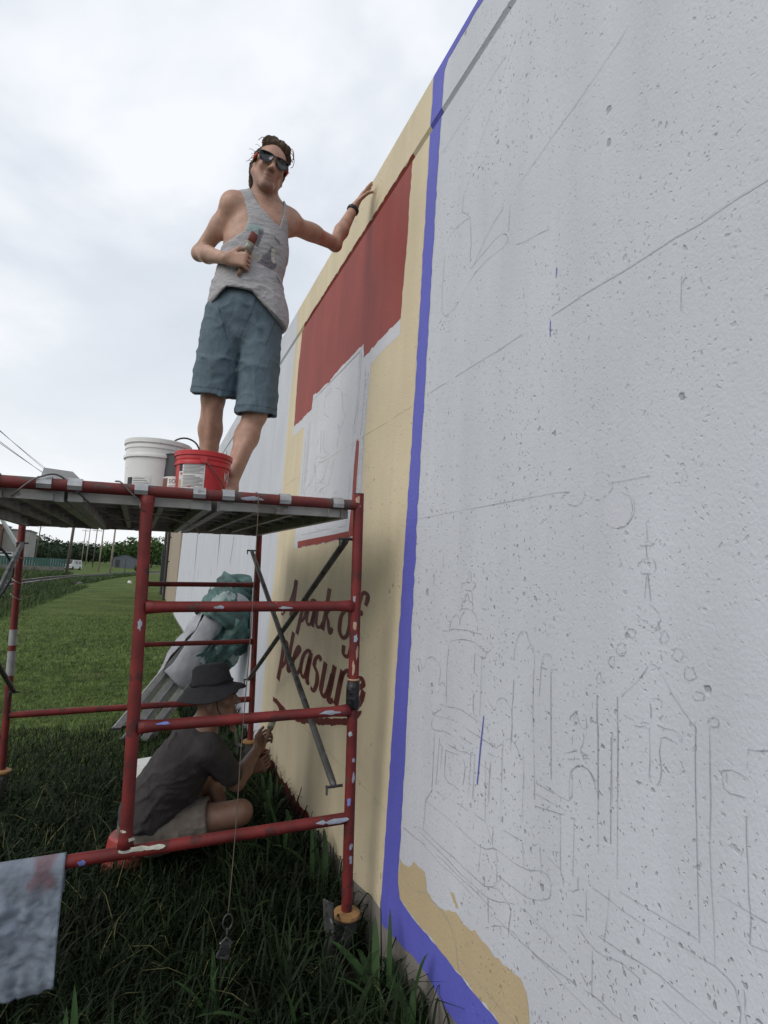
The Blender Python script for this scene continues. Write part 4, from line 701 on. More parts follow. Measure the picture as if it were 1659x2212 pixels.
def rag_pt(s, t):
    # s along the tube, t: 0 back hem -> tube -> 1 front hem
    u = 1.0+(s)*.46; L = t*.53-.12
    dz = 0; out_ = 0
    sag = .012*(s-.1)
    if L < 0: a = S(u, .028, ZB+.0+L*.9)
    elif L < .05:
        an = L/.05*math.pi; a = S(u, .026*math.cos(an), ZB+.0265*math.sin(an)+.002)
    else:
        q = L-.05; flo = (.016*fbm(s*2.8, q*6, 3)+.005*abs(fbm(s*5+q*4, q*9-s*4, 5)))*min(1, q*10)
        a = S(u-.03*math.sin(q*5)*(s-.4)*.5, -.03-abs(flo)*1.1-.02*q, ZB-q-.01*math.sin(s*9)*(t > .9)+ .012*fbm(s*3, 1, 8)*(q > .3))
    return tuple(a)
rag = cloth('paint_rag', M_rag, rag_pt, 60, 84)
rag.data.polygons.foreach_set('use_smooth', [True]*len(rag.data.polygons)); tag(rag, 'pale blue paint-stained rag draped over the lowest front tube', 'rag')
def tint(o, fn):
    me = o.data; co = np.empty(len(me.vertices)*3, np.float32); me.vertices.foreach_get('co', co); co = co.reshape(-1, 3)
    c = np.ones((len(co), 4), np.float32); c[:, :3] = fn(co); a = me.color_attributes.new('tint', 'FLOAT_COLOR', 'POINT'); a.data.foreach_set('color', c.reshape(-1))
def rag_tint(co):
    c = np.ones((len(co), 3)); P = S(1.06, -.03, ZB-.01); d = np.abs(co-np.array(P)); nzv = np.sin(co[:, 0]*90)*np.sin(co[:, 2]*70)
    k = np.clip(1.6-2*np.hypot(d[:, 0]/.055, (d[:, 2]-.02)/.06)+.5*nzv, 0, .8)[:, None]; c = c*(1-k)+k*np.array([.8, .38, .35])
    P = S(1.26, -.03, ZB-.06); d = co-np.array(P); k = np.clip(1-np.hypot(d[:, 0]/.03, d[:, 2]/.025)+.4*nzv, 0, 1)[:, None]; return c*(1-k*.6)+k*.6*np.array([.55, .95, .7])
tint(rag, rag_tint)
# ------------------------------------------------------------------ people: one continuous surface grown from a distance field
_LAT = np.random.default_rng(77).uniform(-1, 1, (32, 32, 32)).astype(np.float32)
def vnoise(P, sc, seed=0):
    """smooth value noise on an array of points"""
    Q = np.asarray(P, np.float32)*np.asarray(sc, np.float32)+seed*3.71; i = np.floor(Q).astype(int); t = Q-i; t = t*t*(3-2*t); r = 0
    for a in (0, 1):
        for b in (0, 1):
            for c in (0, 1):
                w = (t[..., 0] if a else 1-t[..., 0])*(t[..., 1] if b else 1-t[..., 1])*(t[..., 2] if c else 1-t[..., 2])
                r = r+w*_LAT[(i[..., 0]+a) % 32, (i[..., 1]+b) % 32, (i[..., 2]+c) % 32]
    return r
def crease(P, d, fr, wob, seed, sharp=2.2):
    """wandering cloth folds running across direction d"""
    q = P@A_(d)*fr+wob*vnoise(P, 7, seed)+wob*.5*vnoise(P, 17, seed+1); return (1-np.abs(np.sin(q)))**sharp*np.clip(.55+.8*vnoise(P, 8, seed+2), 0, 1)
A_ = np.array
class Field:
    def __init__(s, lo, hi, h):
        s.lo = np.array(lo, float); s.h = h; s.n = np.ceil((np.array(hi)-s.lo)/h).astype(int)+1
        s.F = np.full(s.n, .2, np.float32)
    def sub(s, lo, hi, k):
        a = np.clip(np.floor((np.array(lo)-k-s.lo)/s.h).astype(int), 0, s.n); b = np.clip(np.ceil((np.array(hi)+k-s.lo)/s.h).astype(int)+1, 0, s.n)
        if (b <= a).any(): return None
        ax = [s.lo[i]+s.h*np.arange(a[i], b[i]) for i in range(3)]
        P = np.stack(np.meshgrid(*ax, indexing='ij'), -1).astype(np.float32)
        return tuple(slice(a[i], b[i]) for i in range(3)), P
    def comb(s, sl, d, k, op):
        A = s.F[sl]; d = d.astype(np.float32)
        if op == 'u':
            h = np.maximum(k-np.abs(A-d), 0)/k; s.F[sl] = np.minimum(A, d)-h*h*k*.25
        else:
            d = -d; h = np.maximum(k-np.abs(A-d), 0)/k; s.F[sl] = np.maximum(A, d)+h*h*k*.25
    def cone(s, a, b, ra, rb, k=.03, op='u', sq=None):
        a, b = np.array(a, float), np.array(b, float); r = max(ra, rb); m = r+.03+k
        q = s.sub(np.minimum(a, b)-m, np.maximum(a, b)+m, k)
        if q is None: return
        sl, P = q; ab = b-a; t = np.clip(((P-a)@ab)/max(ab@ab, 1e-9), 0, 1); D = P-a-t[..., None]*ab
        if sq is not None:            # sq = (direction, factor): thin the limb along that direction
            w = np.array(sq[0], float); w /= np.linalg.norm(w); c = D@w; D = D+(sq[1]-1)*c[..., None]*w
        s.comb(sl, np.linalg.norm(D, axis=-1)-(ra+(rb-ra)*t), k, op)
    def ell(s, c, r, R=None, k=.03, op='u'):
        c = np.array(c, float); r = np.array(r, float); m = r.max()+.03+k; q = s.sub(c-m, c+m, k)
        if q is None: return
        sl, P = q; D = P-c
        if R is not None: D = D@R
        k0 = np.linalg.norm(D/r, axis=-1); k1 = np.linalg.norm(D/(r*r), axis=-1); s.comb(sl, k0*(k0-1)/np.maximum(k1, 1e-6), k, op)
    def func(s, lo, hi, fn, k=.01, op='s'):
        sl, P = s.sub(lo, hi, k); s.comb(sl, fn(P), k, op)
    def warp(s, fn):
        m = np.abs(s.F) < .035; P = s.lo+s.h*np.argwhere(m); s.F[m] += fn(P).astype(np.float32)
    def mesh(s):
        F = s.F; I = F < 0; n = np.array(F.shape)
        c = np.zeros(n-1, np.int8)
        for dx_ in (0, 1):
            for dy_ in (0, 1):
                for dz_ in (0, 1): c += I[dx_:n[0]-1+dx_, dy_:n[1]-1+dy_, dz_:n[2]-1+dz_]
        act = np.argwhere((c > 0) & (c < 8)); ids = np.full(n-1, -1, np.int64); ids[tuple(act.T)] = np.arange(len(act))
        acc = np.zeros((len(act), 3)); cnt = np.zeros(len(act))
        for ax in range(3):
            o1, o2 = [q for q in range(3) if q != ax]
            for a in (0, 1):
                for b in (0, 1):
                    p = act.copy(); p[:, o1] += a; p[:, o2] += b; q = p.copy(); q[:, ax] += 1
                    fa, fb = F[tuple(p.T)], F[tuple(q.T)]; m = (fa < 0) != (fb < 0); t = np.where(m, fa/np.where(m, fa-fb, 1), 0)
                    pt = p.astype(float); pt[:, ax] += t; acc[m] += pt[m]; cnt[m] += 1
        V = s.lo+s.h*acc/cnt[:, None]; faces = []
        for ax in range(3):
            o1, o2 = [(1, 2), (2, 0), (0, 1)][ax]
            sl = [slice(1, n[q]-1) for q in range(3)]; sl[ax] = slice(0, n[ax]-1); sl2 = list(sl); sl2[ax] = slice(1, n[ax])
            A, B = I[tuple(sl)], I[tuple(sl2)]; e_ = np.argwhere(A != B); fl = A[tuple(e_.T)]
            off = np.array([q.start for q in sl]); e_ = e_+off
            cs = []
            for (a, b) in ((-1, -1), (0, -1), (0, 0), (-1, 0)):
                q = e_.copy(); q[:, o1] += a; q[:, o2] += b; cs.append(ids[tuple(q.T)])
            Q = np.stack(cs, 1); Q[~fl] = Q[~fl][:, ::-1]; faces.append(Q)
        return V, np.concatenate(faces)
def smooth_mesh(V, Fc, it=2, lam=.5):
    e = np.concatenate([Fc[:, [0, 1]], Fc[:, [1, 2]], Fc[:, [2, 3]], Fc[:, [3, 0]]]); e = np.concatenate([e, e[:, ::-1]])
    d = np.bincount(e[:, 0], minlength=len(V)).astype(float)
    for _ in range(it):
        S_ = np.stack([np.bincount(e[:, 0], V[e[:, 1], i], len(V)) for i in range(3)], 1)/np.maximum(d, 1)[:, None]; V = V+(S_-V)*lam
    return V
def fmesh(name, fld, m, parent=None, it=2, more=()):
    V, Fc = fld.mesh(); V = smooth_mesh(V, Fc, it)
    for q in more:            # finer hands, part of the same surface
        v2, f2 = q.mesh(); v2 = smooth_mesh(v2, f2, 2); Fc = np.concatenate([Fc, f2+len(V)]); V = np.concatenate([V, v2])
    me = bpy.data.meshes.new(name); me.from_pydata(V.tolist(), [], Fc.tolist()); me.update(); me.polygons.foreach_set('use_smooth', [True]*len(me.polygons)); me.materials.append(m)
    o = bpy.data.objects.new(name, me); COL.objects.link(o); o.parent = parent
    return o
def rotm(yaw, pitch, roll):
    """columns: x = person's left, y = back, z = up"""
    return np.array(Matrix.Rotation(yaw, 3, 'Z') @ Matrix.Rotation(pitch, 3, 'X') @ Matrix.Rotation(roll, 3, 'Y'))
def head_shape(f, c, R, neck_base, nr=.058):
    L = lambda p: np.array(c)+R@np.array(p)
    E_ = lambda p, r, k=.02, op='u': f.ell(L(p), r, R, k, op)
    E_((0, .015, .034), (.0705, .094, .084), .02); E_((0, -.030, -.018), (.0585, .066, .096), .03); E_((0, -.02, .04), (.062, .075, .06), .03)
    for s in (-1, 1):
        f.cone(L((s*.050, .0, -.052)), L((s*.016, -.070, -.106)), .019, .018, .025)
        f.ell(L((s*.041, -.066, -.022)), (.020, .022, .018), R, .02)
        f.ell(L((s*.073, .014, -.022)), (.010, .021, .033), R, .012); f.ell(L((s*.081, .008, -.018)), (.006, .010, .018), R, .006, 's')
        f.ell(L((s*.031, -.098, .004)), (.018, .014, .012), R, .012, 's')
        f.ell(L((s*.013, -.106, -.036)), (.009, .012, .008), R, .008)
    f.cone(L((0, -.090, .012)), L((0, -.117, -.030)), .008, .012, .014); f.ell(L((0, -.077, -.106)), (.026, .020, .018), R, .02)
    f.cone(L((-.038, -.082, .022)), L((.038, -.082, .022)), .012, .012, .016)
    E_((0, -.089, -.060), (.027, .009, .007), .012); E_((0, -.087, -.076), (.024, .009, .007), .012)
    f.cone(L((-.025, -.097, -.0675)), L((.025, -.097, -.0675)), .003, .003, .005, 's')
    f.cone(L((0, .028, -.05)), neck_base, nr*.97, nr*1.05, .03)
    return L
def hand(f, wrist, dirv, palmn, side, curl, spread=.12, size=1.0, thumb_curl=.3):
    """palm + five jointed fingers. dirv: wrist->fingers, palmn: out of the palm, side: towards the thumb"""
    w = np.array(wrist, float); d = np.array(dirv, float); d /= np.linalg.norm(d); p = np.array(palmn, float); p -= d*(p@d); p /= np.linalg.norm(p)
    s = np.cross(d, p); s *= np.sign(s@np.array(side)); z = size
    for o in (-.026, -.009, .009, .026): f.cone(w+d*.012*z+s*o*.7*z, w+d*.088*z+s*o*z, .0145*z, .0115*z, .012)
    tips = []
    for i, (o, L) in enumerate(((.031, .072), (.0105, .080), (-.0105, .075), (-.031, .060))):
        a = w+d*.090*z+s*o*z; ang = 0; cd_ = d+s*o*spread*10; cd_ /= np.linalg.norm(cd_); r = .0086*z
        for q, fr in enumerate((.45, .31, .24)):
            ang += curl[i]*(1.0 if q < 2 else .7); dd = cd_*math.cos(ang)+p*math.sin(ang); b = a+dd*L*fr*z; f.cone(a, b, r, r*.92, .003); a = b; r *= .94
        tips.append(a)
    a = w+d*.022*z+s*.026*z; dd = d*.62+s*.75+p*.25; dd /= np.linalg.norm(dd); b = a+dd*.045*z; f.cone(a, b, .0135*z, .011*z, .012)
    d2 = dd*math.cos(thumb_curl)+(p*.7+d*.5)*math.sin(thumb_curl); d2 /= np.linalg.norm(d2); c2 = b+d2*.032*z; f.cone(b, c2, .0105*z, .0095*z, .005); d3 = d2*.8+p*.45; d3 /= np.linalg.norm(d3); f.cone(c2, c2+d3*.025*z, .0095*z, .008*z, .004)
    return w+d*.075*z+p*.03*z
A_ = np.array
M_skin = mat('skin', (.43, .255, .185), .5, .2, 22, bump=.12, bscale=140, bdist=.003, attr='tint', spec=.35, sub=.12)
M_hair = mat('brown_hair', (.085, .058, .04), .7, .4, 60, spec=.15, bump=.8, bscale=90, stretch=(1, 1, .35))
M_tank = mat('grey_marl_jersey', (.36, .35, .36), .95, .12, 90, bump=.75, bscale=15, bdist=.022, attr='tint', stretch=(1, 1, 2.4), spots=[((.25, .06, .05), 75, .765), ((.55, .55, .5), 60, .77)])
M_short = mat('slate_blue_shorts_cloth', (.082, .12, .148), .8, .12, 14, bump=.6, bscale=13, bdist=.02, attr='tint', stretch=(1.8, 1.8, 1), spots=[((.45, .44, .4), 70, .78)])
M_lens = mat('dark_lens', (.012, .012, .016), .12, .1, 5, spec=.6)
M_orange = mat('orange_plastic', (.75, .09, .045), .35, .05, 5)

# ---- the painter standing on the deck
man = thing('person', 'man in grey tank top and blue shorts standing on the deck, hand on the wall', 'person')
DZ = deck_z(.3, 2.75)
sR, eR, wR = A_((.232, 2.795, 3.325)), A_((.102, 2.925, 3.108)), A_((.210, 2.672, 2.972))
sL, eL, wL = A_((.512, 2.775, 3.305)), A_((.811, 2.955, 3.375)), A_((.927, 2.985, 3.655))
hR, kR, aR = A_((.245, 2.84, 2.77)), A_((.222, 2.86, 2.345)), A_((.236, 2.985, DZ+.085))
hL, kL, aL = A_((.42, 2.79, 2.76)), A_((.412, 2.745, 2.265)), A_((.312, 2.665, DZ+.085))
nb = A_((.382, 2.775, 3.385)); hc = A_((.383, 2.712, 3.515))
Rt = rotm(-.17, 0, -.05); Rh = rotm(.06, .26, .14)
f = Field((.0, 2.42, DZ-.01), (1.12, 3.2, 3.72), .0055)
f.ell((.335, 2.805, 2.78), (.160, .112, .125), Rt); f.ell((.34, 2.80, 2.93), (.140, .098, .16), Rt, .06); f.ell((.358, 2.795, 3.13), (.158, .112, .19), Rt, .06); f.ell((.368, 2.79, 3.275), (.150, .085, .10), Rt, .05)
for s_, sh in ((-1, sR), (1, sL)):
    f.cone(nb+A_((0, .01, .0)), sh+A_((0, 0, .02)), .058, .042, .05); f.ell(sh, (.062, .062, .066), None, .04)
f.cone(sR+A_((.0, 0, -.01)), eR, .052, .036, .03); f.ell((sR+eR)/2+A_((.010, -.018, .0)), (.040, .040, .058), None, .03); f.ell(eR+A_((-.008, .012, -.004)), (.03, .03, .03), None, .02); f.cone(eR, (eR*2+wR)/3, .037, .040, .02); f.cone((eR*2+wR)/3, wR, .040, .0255, .02)
f.cone(sL, eL, .051, .036, .03); f.ell((sL*.55+eL*.45)+A_((0, 0, .010)), (.07, .040, .038), None, .03); f.ell(eL+A_((.01, .0, -.012)), (.03, .03, .03), None, .02); f.cone(eL, (eL*2+wL)/3, .036, .039, .02); f.cone((eL*2+wL)/3, wL, .039, .0245, .02)
for h_, k_, a_, tx_ in ((hR, kR, aR, -.05), (hL, kL, aL, -.03)):
    f.cone(h_, k_, .088, .058, .04); f.cone(k_, k_*.68+a_*.32+A_((0, .022, 0)), .052, .055, .02); f.cone(k_*.68+a_*.32+A_((0, .022, 0)), a_, .053, .033, .03)
    f.cone(k_+A_((0, -.026, .015)), k_+A_((0, -.026, -.02)), .038, .034, .022); f.cone(k_+A_((0, -.03, -.06)), a_+A_((0, -.022, .05)), .022, .018, .02)
    f.cone(a_+A_((0, .02, -.045)), a_+A_((tx_, -.15, -.058)), .036, .027, .03); f.cone(a_+A_((0, .035, -.055)), a_+A_((0, 0, -.02)), .03, .034, .03)
Lh = head_shape(f, hc, Rh, nb)
fa = Field(wR-.16, wR+.2, .003); fb_ = Field(wL-.16, wL+.28, .003); fa.cone(wR*.8+eR*.2, wR, .0295, .0252, .02); fb_.cone(wL*.8+eL*.2, wL, .0285, .0242, .02)
gripR = hand(fa, wR, (.9, -.40, -.05), (.38, .9, .0), (0, 0, 1), (1.15, 1.2, 1.2, 1.15), .02, 1.0, .9)
hand(fb_, wL, (.10, -.025, .205), (1, .0, -.35), (-.3, -.9, .1), (.06, .10, .14, .18), .30, 1.02, .2)
body = fmesh('body', f, M_skin, man, 2, (fa, fb_))
def skin_tint(co):
    c = np.ones((len(co), 3)); loc = (co-hc)@Rh; x, y, z = loc.T
    nzv = .5+.5*np.sin(co[:, 0]*230)*np.sin(co[:, 2]*260+co[:, 1]*190)
    st = np.clip(1.2-np.hypot(x/.036, (z+.102)/.026), 0, 1)*(y < -.03); ms = np.clip(1.1-np.hypot(x/.034, (z+.050)/.014), 0, 1)*(y < -.05); sb = np.clip((-.035-z)/.03, 0, 1)*(y < .03)*(z > -.14)*.25
    k = np.clip(st*.95+ms*.7+sb*1.7, 0, .85)*(.7+.3*nzv); k = k[:, None]; c = c*(1-k)+k*A_([.32, .30, .32])
    lip = (np.clip(1.3-np.hypot(x/.025, (z+.070)/.014), 0, 1)*(y < -.08)*.5)[:, None]; c = c*(1-lip)+lip*A_([.85, .6, .6])
    mo = (np.clip(1.2-np.hypot(x/.024, (z+.0685)/.0065), 0, 1)*(y < -.06)*.85)[:, None]; c = c*(1-mo)+mo*A_([.35, .22, .22])
    fl = (np.clip((co[:, 2]-3.2)/.3, 0, 1)*.12)[:, None]; c = c*(1-fl)+fl*A_([1.15, .85, .85]); leg = (np.clip((2.45-co[:, 2])/.2, 0, 1)*.22)[:, None]; c = c*(1-leg)+leg*A_([.75, .62, .58])
    return c
tint(body, skin_tint)
# hair: cap with a swept-back fringe, side locks, and loose strands
f = Field(hc-.19, hc+.20, .0045); L = Lh
f.ell(L((0, .026, .046)), (.0745, .093, .079), Rh, .02)
f.cone(L((-.045, -.045, .100)), L((.045, -.045, .108)), .024, .022, .03); f.cone(L((-.02, -.03, .118)), L((.04, .02, .120)), .022, .024, .03); f.cone(L((.03, -.062, .108)), L((.072, -.03, .075)), .018, .016, .02)
for s_ in (-1, 1):
    f.cone(L((s_*.073, .02, .05)), L((s_*.074, .03, -.03)), .013, .011, .02); f.cone(L((s_*.064, .05, .0)), L((s_*.054, .062, -.085)), .022, .013, .03); f.cone(L((s_*.071, -.022, .05)), L((s_*.072, -.012, .01)), .012, .008, .02)
f.cone(L((-.04, .075, -.02)), L((-.03, .07, -.095)), .026, .014, .03); f.cone(L((.04, .075, -.02)), L((.03, .07, -.095)), .026, .014, .03)
f.ell(L((0, -.075, .035)), (.062, .055, .048), Rh, .012, 's'); f.ell(L((0, -.06, -.05)), (.063, .10, .07), Rh, .012, 's')
f.warp(lambda P: .004*np.sin(P[..., 0]*95+np.sin(P[..., 2]*60)*1.6)*np.sin(P[..., 2]*70+P[..., 1]*85)+.0025*np.sin(P[..., 0]*310+P[..., 1]*200)*np.sin(P[..., 2]*240))
hair = fmesh('hair', f, M_hair, man, 1)
st = MB()
for i in range(55):
    a = random.uniform(-2.7, 2.7); b = random.uniform(-.35, 1.25); dd = A_((math.sin(a)*math.cos(b), math.cos(a)*math.cos(b), math.sin(b)))
    if dd[1] < -.45 and dd[2] < .72: continue
    p = A_((0, .028, .045))+dd*A_((.085, .10, .09)); t = A_((random.gauss(0, .5), random.gauss(.3, .4), random.gauss(-.1, .5)))+dd*.7; t /= np.linalg.norm(t); ln = random.uniform(.012, .03); cu = A_([random.gauss(0, .4) for _ in range(3)])
    pts = [L(p-dd*.01), L(p+t*ln*.35), L(p+t*ln*.7+cu*ln*.25), L(p+t*ln*.85+cu*ln*.7-A_((0, 0, ln*.3)))]
    st.tube(catmull(pts, 3), [.0011]*9+[.0004], 4, False)
for pts in ([(.05, -.06, .115), (.075, -.07, .11), (.088, -.06, .095), (.094, -.05, .08), (.086, -.055, .075)], [(.06, -.06, .10), (.08, -.075, .085), (.097, -.06, .07), (.099, -.05, .045), (.09, -.05, .035)], [(.055, -.06, .11), (.078, -.07, .10), (.09, -.055, .08), (.092, -.05, .06)], [(-.05, -.04, .11), (-.075, -.05, .105), (-.09, -.04, .085)]):
    q = catmull([L(A_(p)) for p in pts], 5); st.tube(q, [.0015]*(len(q)-1)+[.0006], 5, False)
tag(st.build('hair_strands', M_hair, hair, True), kind='stuff')
# sunglasses
gl = bpy.data.objects.new('sunglasses', None); COL.objects.link(gl); gl.parent = man
def gpt(x, z, o=0): return L((x, -.112-o+3.4*abs(x)**2*(1+abs(x)*6), z))
for s_ in (-1, 1):
    out_l = [(.006, .020), (.03, .025), (.058, .027), (.073, .026), (.071, .004), (.064, -.016), (.046, -.021), (.024, -.018), (.012, -.002)]
    n = len(out_l); mb = MB(); mb.v = [gpt(s_*a, b+.004, .002) for a, b in out_l]+[gpt(s_*a*.98, b+.004, -.003) for a, b in out_l]; cpt = gpt(s_*.038, .008, .004); mb.v.append(cpt)
    mb.f = [(i, (i+1) % n, 2*n) for i in range(n)]+[(i, (i+1) % n, n+(i+1) % n, n+i) for i in range(n)]
    mb.build('lens', M_lens, gl, True)
    MB().tube([gpt(s_*a, b+.004, .001) for a, b in out_l+out_l[:1]], .0028, 6, False).build('rim', M_dark, gl, True)
    tp = [gpt(s_*.068, .026), L((s_*.0765, -.06, .022)), L((s_*.0815, -.02, .012)), L((s_*.081, .02, .004))]
    MB().tube(catmull([A_(p) for p in tp], 4), .0042, 6, True).build('temple', M_dark, gl, True)
    tp = [L((s_*.0785, -.064, .020)), L((s_*.0850, -.035, .0125)), L((s_*.0855, .0, .005))]
    MB().tube([A_(p) for p in tp], [.003, .0058, .002], 6).build('temple_inlay', M_orange, gl, True)
MB().tube([gpt(-.010, .022), gpt(0, .020, .003), gpt(.010, .022)], .0035, 6).build('bridge', M_dark, gl, True)
# wristband
ax = (wL-eL)/np.linalg.norm(wL-eL); wc = wL-ax*.03
wbd = MB().tube([wc-ax*.011, wc-ax*.006, wc+ax*.006, wc+ax*.011], [.0335, .0355, .0355, .0335], 20).build('wristband', mat('black_strap', (.014, .014, .016), .6), man, True)
# tank top
f = Field((.08, 2.52, 2.58), (.68, 3.02, 3.45), .005)
o_ = .010
f.ell((.342, 2.80, 2.80), (.186, .146, .16), Rt, .04); f.ell((.34, 2.795, 2.94), (.152+o_, .116, .18), Rt, .08); f.ell((.358, 2.795, 3.13), (.158+o_, .112+o_, .195), Rt, .06); f.ell((.37, 2.79, 3.275), (.150+o_, .085+o_, .105), Rt, .05)
f.ell((.46, 2.765, 2.76), (.075, .10, .10), Rt, .06)
for sh_, q_ in ((sR, .045), (sL, -.045)): f.cone(nb+A_((0, .01, .0)), sh_+A_((0, 0, .02)), .067, .051, .05)
def folds(P):
    x, y, z = P[..., 0], P[..., 1], P[..., 2]
    lo = np.clip((3.14-z)/.22, 0, 1)
    a = (-.009*crease(P, (.34, 0, 1), 26, 2.2, 1)-.007*crease(P, (-.4, 0, 1), 40, 2.4, 5)-.004*crease(P, (.2, 0, 1), 80, 2.5, 9))*lo-.004*crease(P, (1, 0, .3), 30, 2, 14)*np.clip((3.3-z)/.2, 0, 1)
    return a+np.sin(x*44+y*30)*.005*np.clip((2.86-z)/.12, 0, 1)
f.warp(folds)
HX, HZ = [.1, .165, .20, .225, .34, .39, .46, .52, .6], [2.76, 2.775, 2.82, 2.85, 2.835, 2.79, 2.74, 2.715, 2.70]
hemf = lambda P: P[..., 2]-np.where(P[..., 1] > 2.83, 2.77, np.interp(P[..., 0], HX, HZ))
full = ((.05, 2.5, 2.5), (.7, 3.05, 3.47))
f.func(*full, lambda P: hemf(P), .005, 's')
f.func(*full, lambda P: np.maximum((np.linalg.norm(((P-A_((.342, 2.80, 2.8)))@Rt)[..., :2]/A_((.170, .131)), axis=-1)-1)*.13, hemf(P)-.018), .004, 's')
f.func(*full, lambda P: np.maximum(P[..., 0]-np.interp(P[..., 2], [3.05, 3.085, 3.11, 3.15, 3.22, 3.30, 3.40, 3.45], [.0, .16, .235, .285, .300, .285, .245, .24]), 3.08-P[..., 2]), .01, 's')
f.func(*full, lambda P: np.maximum(np.interp(P[..., 2], [3.08, 3.10, 3.15, 3.22, 3.30, 3.38, 3.45], [.8, .60, .535, .512, .500, .485, .48])-P[..., 0], 3.09-P[..., 2]), .01, 's')
NX, NZ = [.295, .305, .33, .36, .40, .43, .455, .465, .475], [3.5, 3.40, 3.345, 3.295, 3.25, 3.228, 3.225, 3.27, 3.5]
f.func(*full, lambda P: np.interp(P[..., 0], NX, NZ)-P[..., 2]+np.where(P[..., 1] > 2.79, .5*(P[..., 1]-2.79), 0)-np.where((P[..., 0] < .295) | (P[..., 0] > .475), 0, 0), .006, 's')
tank = fmesh('tank_top', f, M_tank, man, 1)
def inpoly(px, pz, poly):
    r = np.zeros(len(px), bool); n = len(poly)
    for i in range(n):
        (x0, z0_), (x1, z1_) = poly[i], poly[(i+1) % n]; c_ = ((z0_ > pz) != (z1_ > pz)) & (px < (x1-x0)*(pz-z0_)/(z1_-z0_+1e-12)+x0); r ^= c_
    return r
def tank_tint(co):
    c = np.ones((len(co), 3)); x, z = co[:, 0], co[:, 2]; fr = co[:, 1] < 2.80
    def blob(cx, cz, rx, rz, col, al, ang=0):
        nonlocal c
        ca, sa = math.cos(ang), math.sin(ang); u, v = (x-cx)*ca+(z-cz)*sa, -(x-cx)*sa+(z-cz)*ca; k = (np.clip(1.6*(1-np.hypot(u/rx, v/rz)), 0, 1)*al*fr)[:, None]; c = c*(1-k)+k*A_(col)
    def poly(p, col, al=.85):
        nonlocal c
        k = (inpoly(x, z, p)*fr*al)[:, None]; c = c*(1-k)+k*A_(col)
    blob(.335, 3.165, .05, .035, (.55, .85, .8), .8); blob(.34, 3.12, .035, .03, (.5, .7, .75), .8); blob(.33, 3.02, .05, .02, (1.05, .95, .6), .6); blob(.39, 2.99, .06, .02, (.95, .72, .75), .5); blob(.47, 3.0, .03, .05, (.8, .72, .72), .5); blob(.45, 2.93, .03, .03, (.75, .9, .8), .5)
    blob(.43, 3.09, .06, .08, (.86, .86, .82), .8)
    poly([(.35, 3.165), (.378, 3.165), (.365, 3.11), (.352, 3.07), (.342, 3.075), (.346, 3.11)], (.30, .29, .31))
    poly([(.425, 3.155), (.458, 3.14), (.462, 3.12), (.432, 3.135)], (.42, .42, .46)); poly([(.455, 2.965), (.48, 2.945), (.485, 2.925), (.457, 2.948)], (.42, .42, .44))
    poly([(.352, 2.995), (.37, 3.0), (.375, 3.03), (.40, 3.055), (.412, 3.085), (.425, 3.095), (.418, 3.06), (.425, 3.02), (.442, 3.015), (.452, 3.035), (.452, 3.0), (.43, 2.978), (.40, 2.978), (.375, 2.988)], (.30, .30, .34))
    poly([(.425, 3.085), (.436, 3.09), (.44, 3.06), (.438, 3.02), (.425, 3.025), (.42, 3.06)], (1.25, 1.22, 1.05))
    return c
tint(tank, tank_tint)
# shorts: waist block, then each leg cut to its own hem
dR = (kR-hR)/np.linalg.norm(kR-hR); dL = (kL-hL)/np.linalg.norm(kL-hL); legs_ = []
for h_, k_, dv, r0, r1, cut, sl_ in ((hR+A_((0, -.012, 0)), kR+A_((-.002, -.02, 0)), dR, .100, .110, 2.352, .06), (hL, kL+A_((.004, 0, 0)), dL, .098, .097, 2.262, .05)):
    f = Field((.06, 2.50, 2.15), (.66, 3.05, 2.98), .0055)
    f.cone(h_, k_+dv*.08, r0, r1, .02)
    c0_ = k_+dv*((cut-k_[2])/dv[2]); nrm = dv+A_((sl_, .20, 0)); nrm /= np.linalg.norm(nrm)
    f.func(c0_-.3, c0_+.3, lambda P, c0_=c0_, nrm=nrm: -((P-c0_)@nrm), .003, 's'); f.cone(c0_-dv*.08, c0_+dv*.12, r0-.016, r1-.010, .004, 's')
    legs_.append(f.F)
f.F = np.full(f.n, .2, np.float32); f.ell((.335, 2.805, 2.80), (.165, .122, .15), Rt, .03); f.cone((.33, 2.79, 2.74), (.325, 2.79, 2.67), .10, .085, .03)
k_ = .035; h_ = np.maximum(k_-np.abs(f.F-legs_[1]), 0)/k_; base_ = np.minimum(f.F, legs_[1])-h_*h_*k_*.25
k_ = .010; h_ = np.maximum(k_-np.abs(base_-legs_[0]), 0)/k_; f.F = (np.minimum(base_, legs_[0])-h_*h_*k_*.25).astype(np.float32)
f.warp(lambda P: -.010*crease(P, (.75, 0, .6), 17, 2.0, 21)-.008*crease(P, (-.55, 0, .8), 20, 2.2, 25)-.004*crease(P, (.3, 0, 1), 46, 2.4, 29)+.003*np.sin(P[..., 0]*55+P[..., 1]*40)*np.clip((2.42-P[..., 2])/.08, 0, 1))
shorts = fmesh('shorts', f, M_short, man, 1)
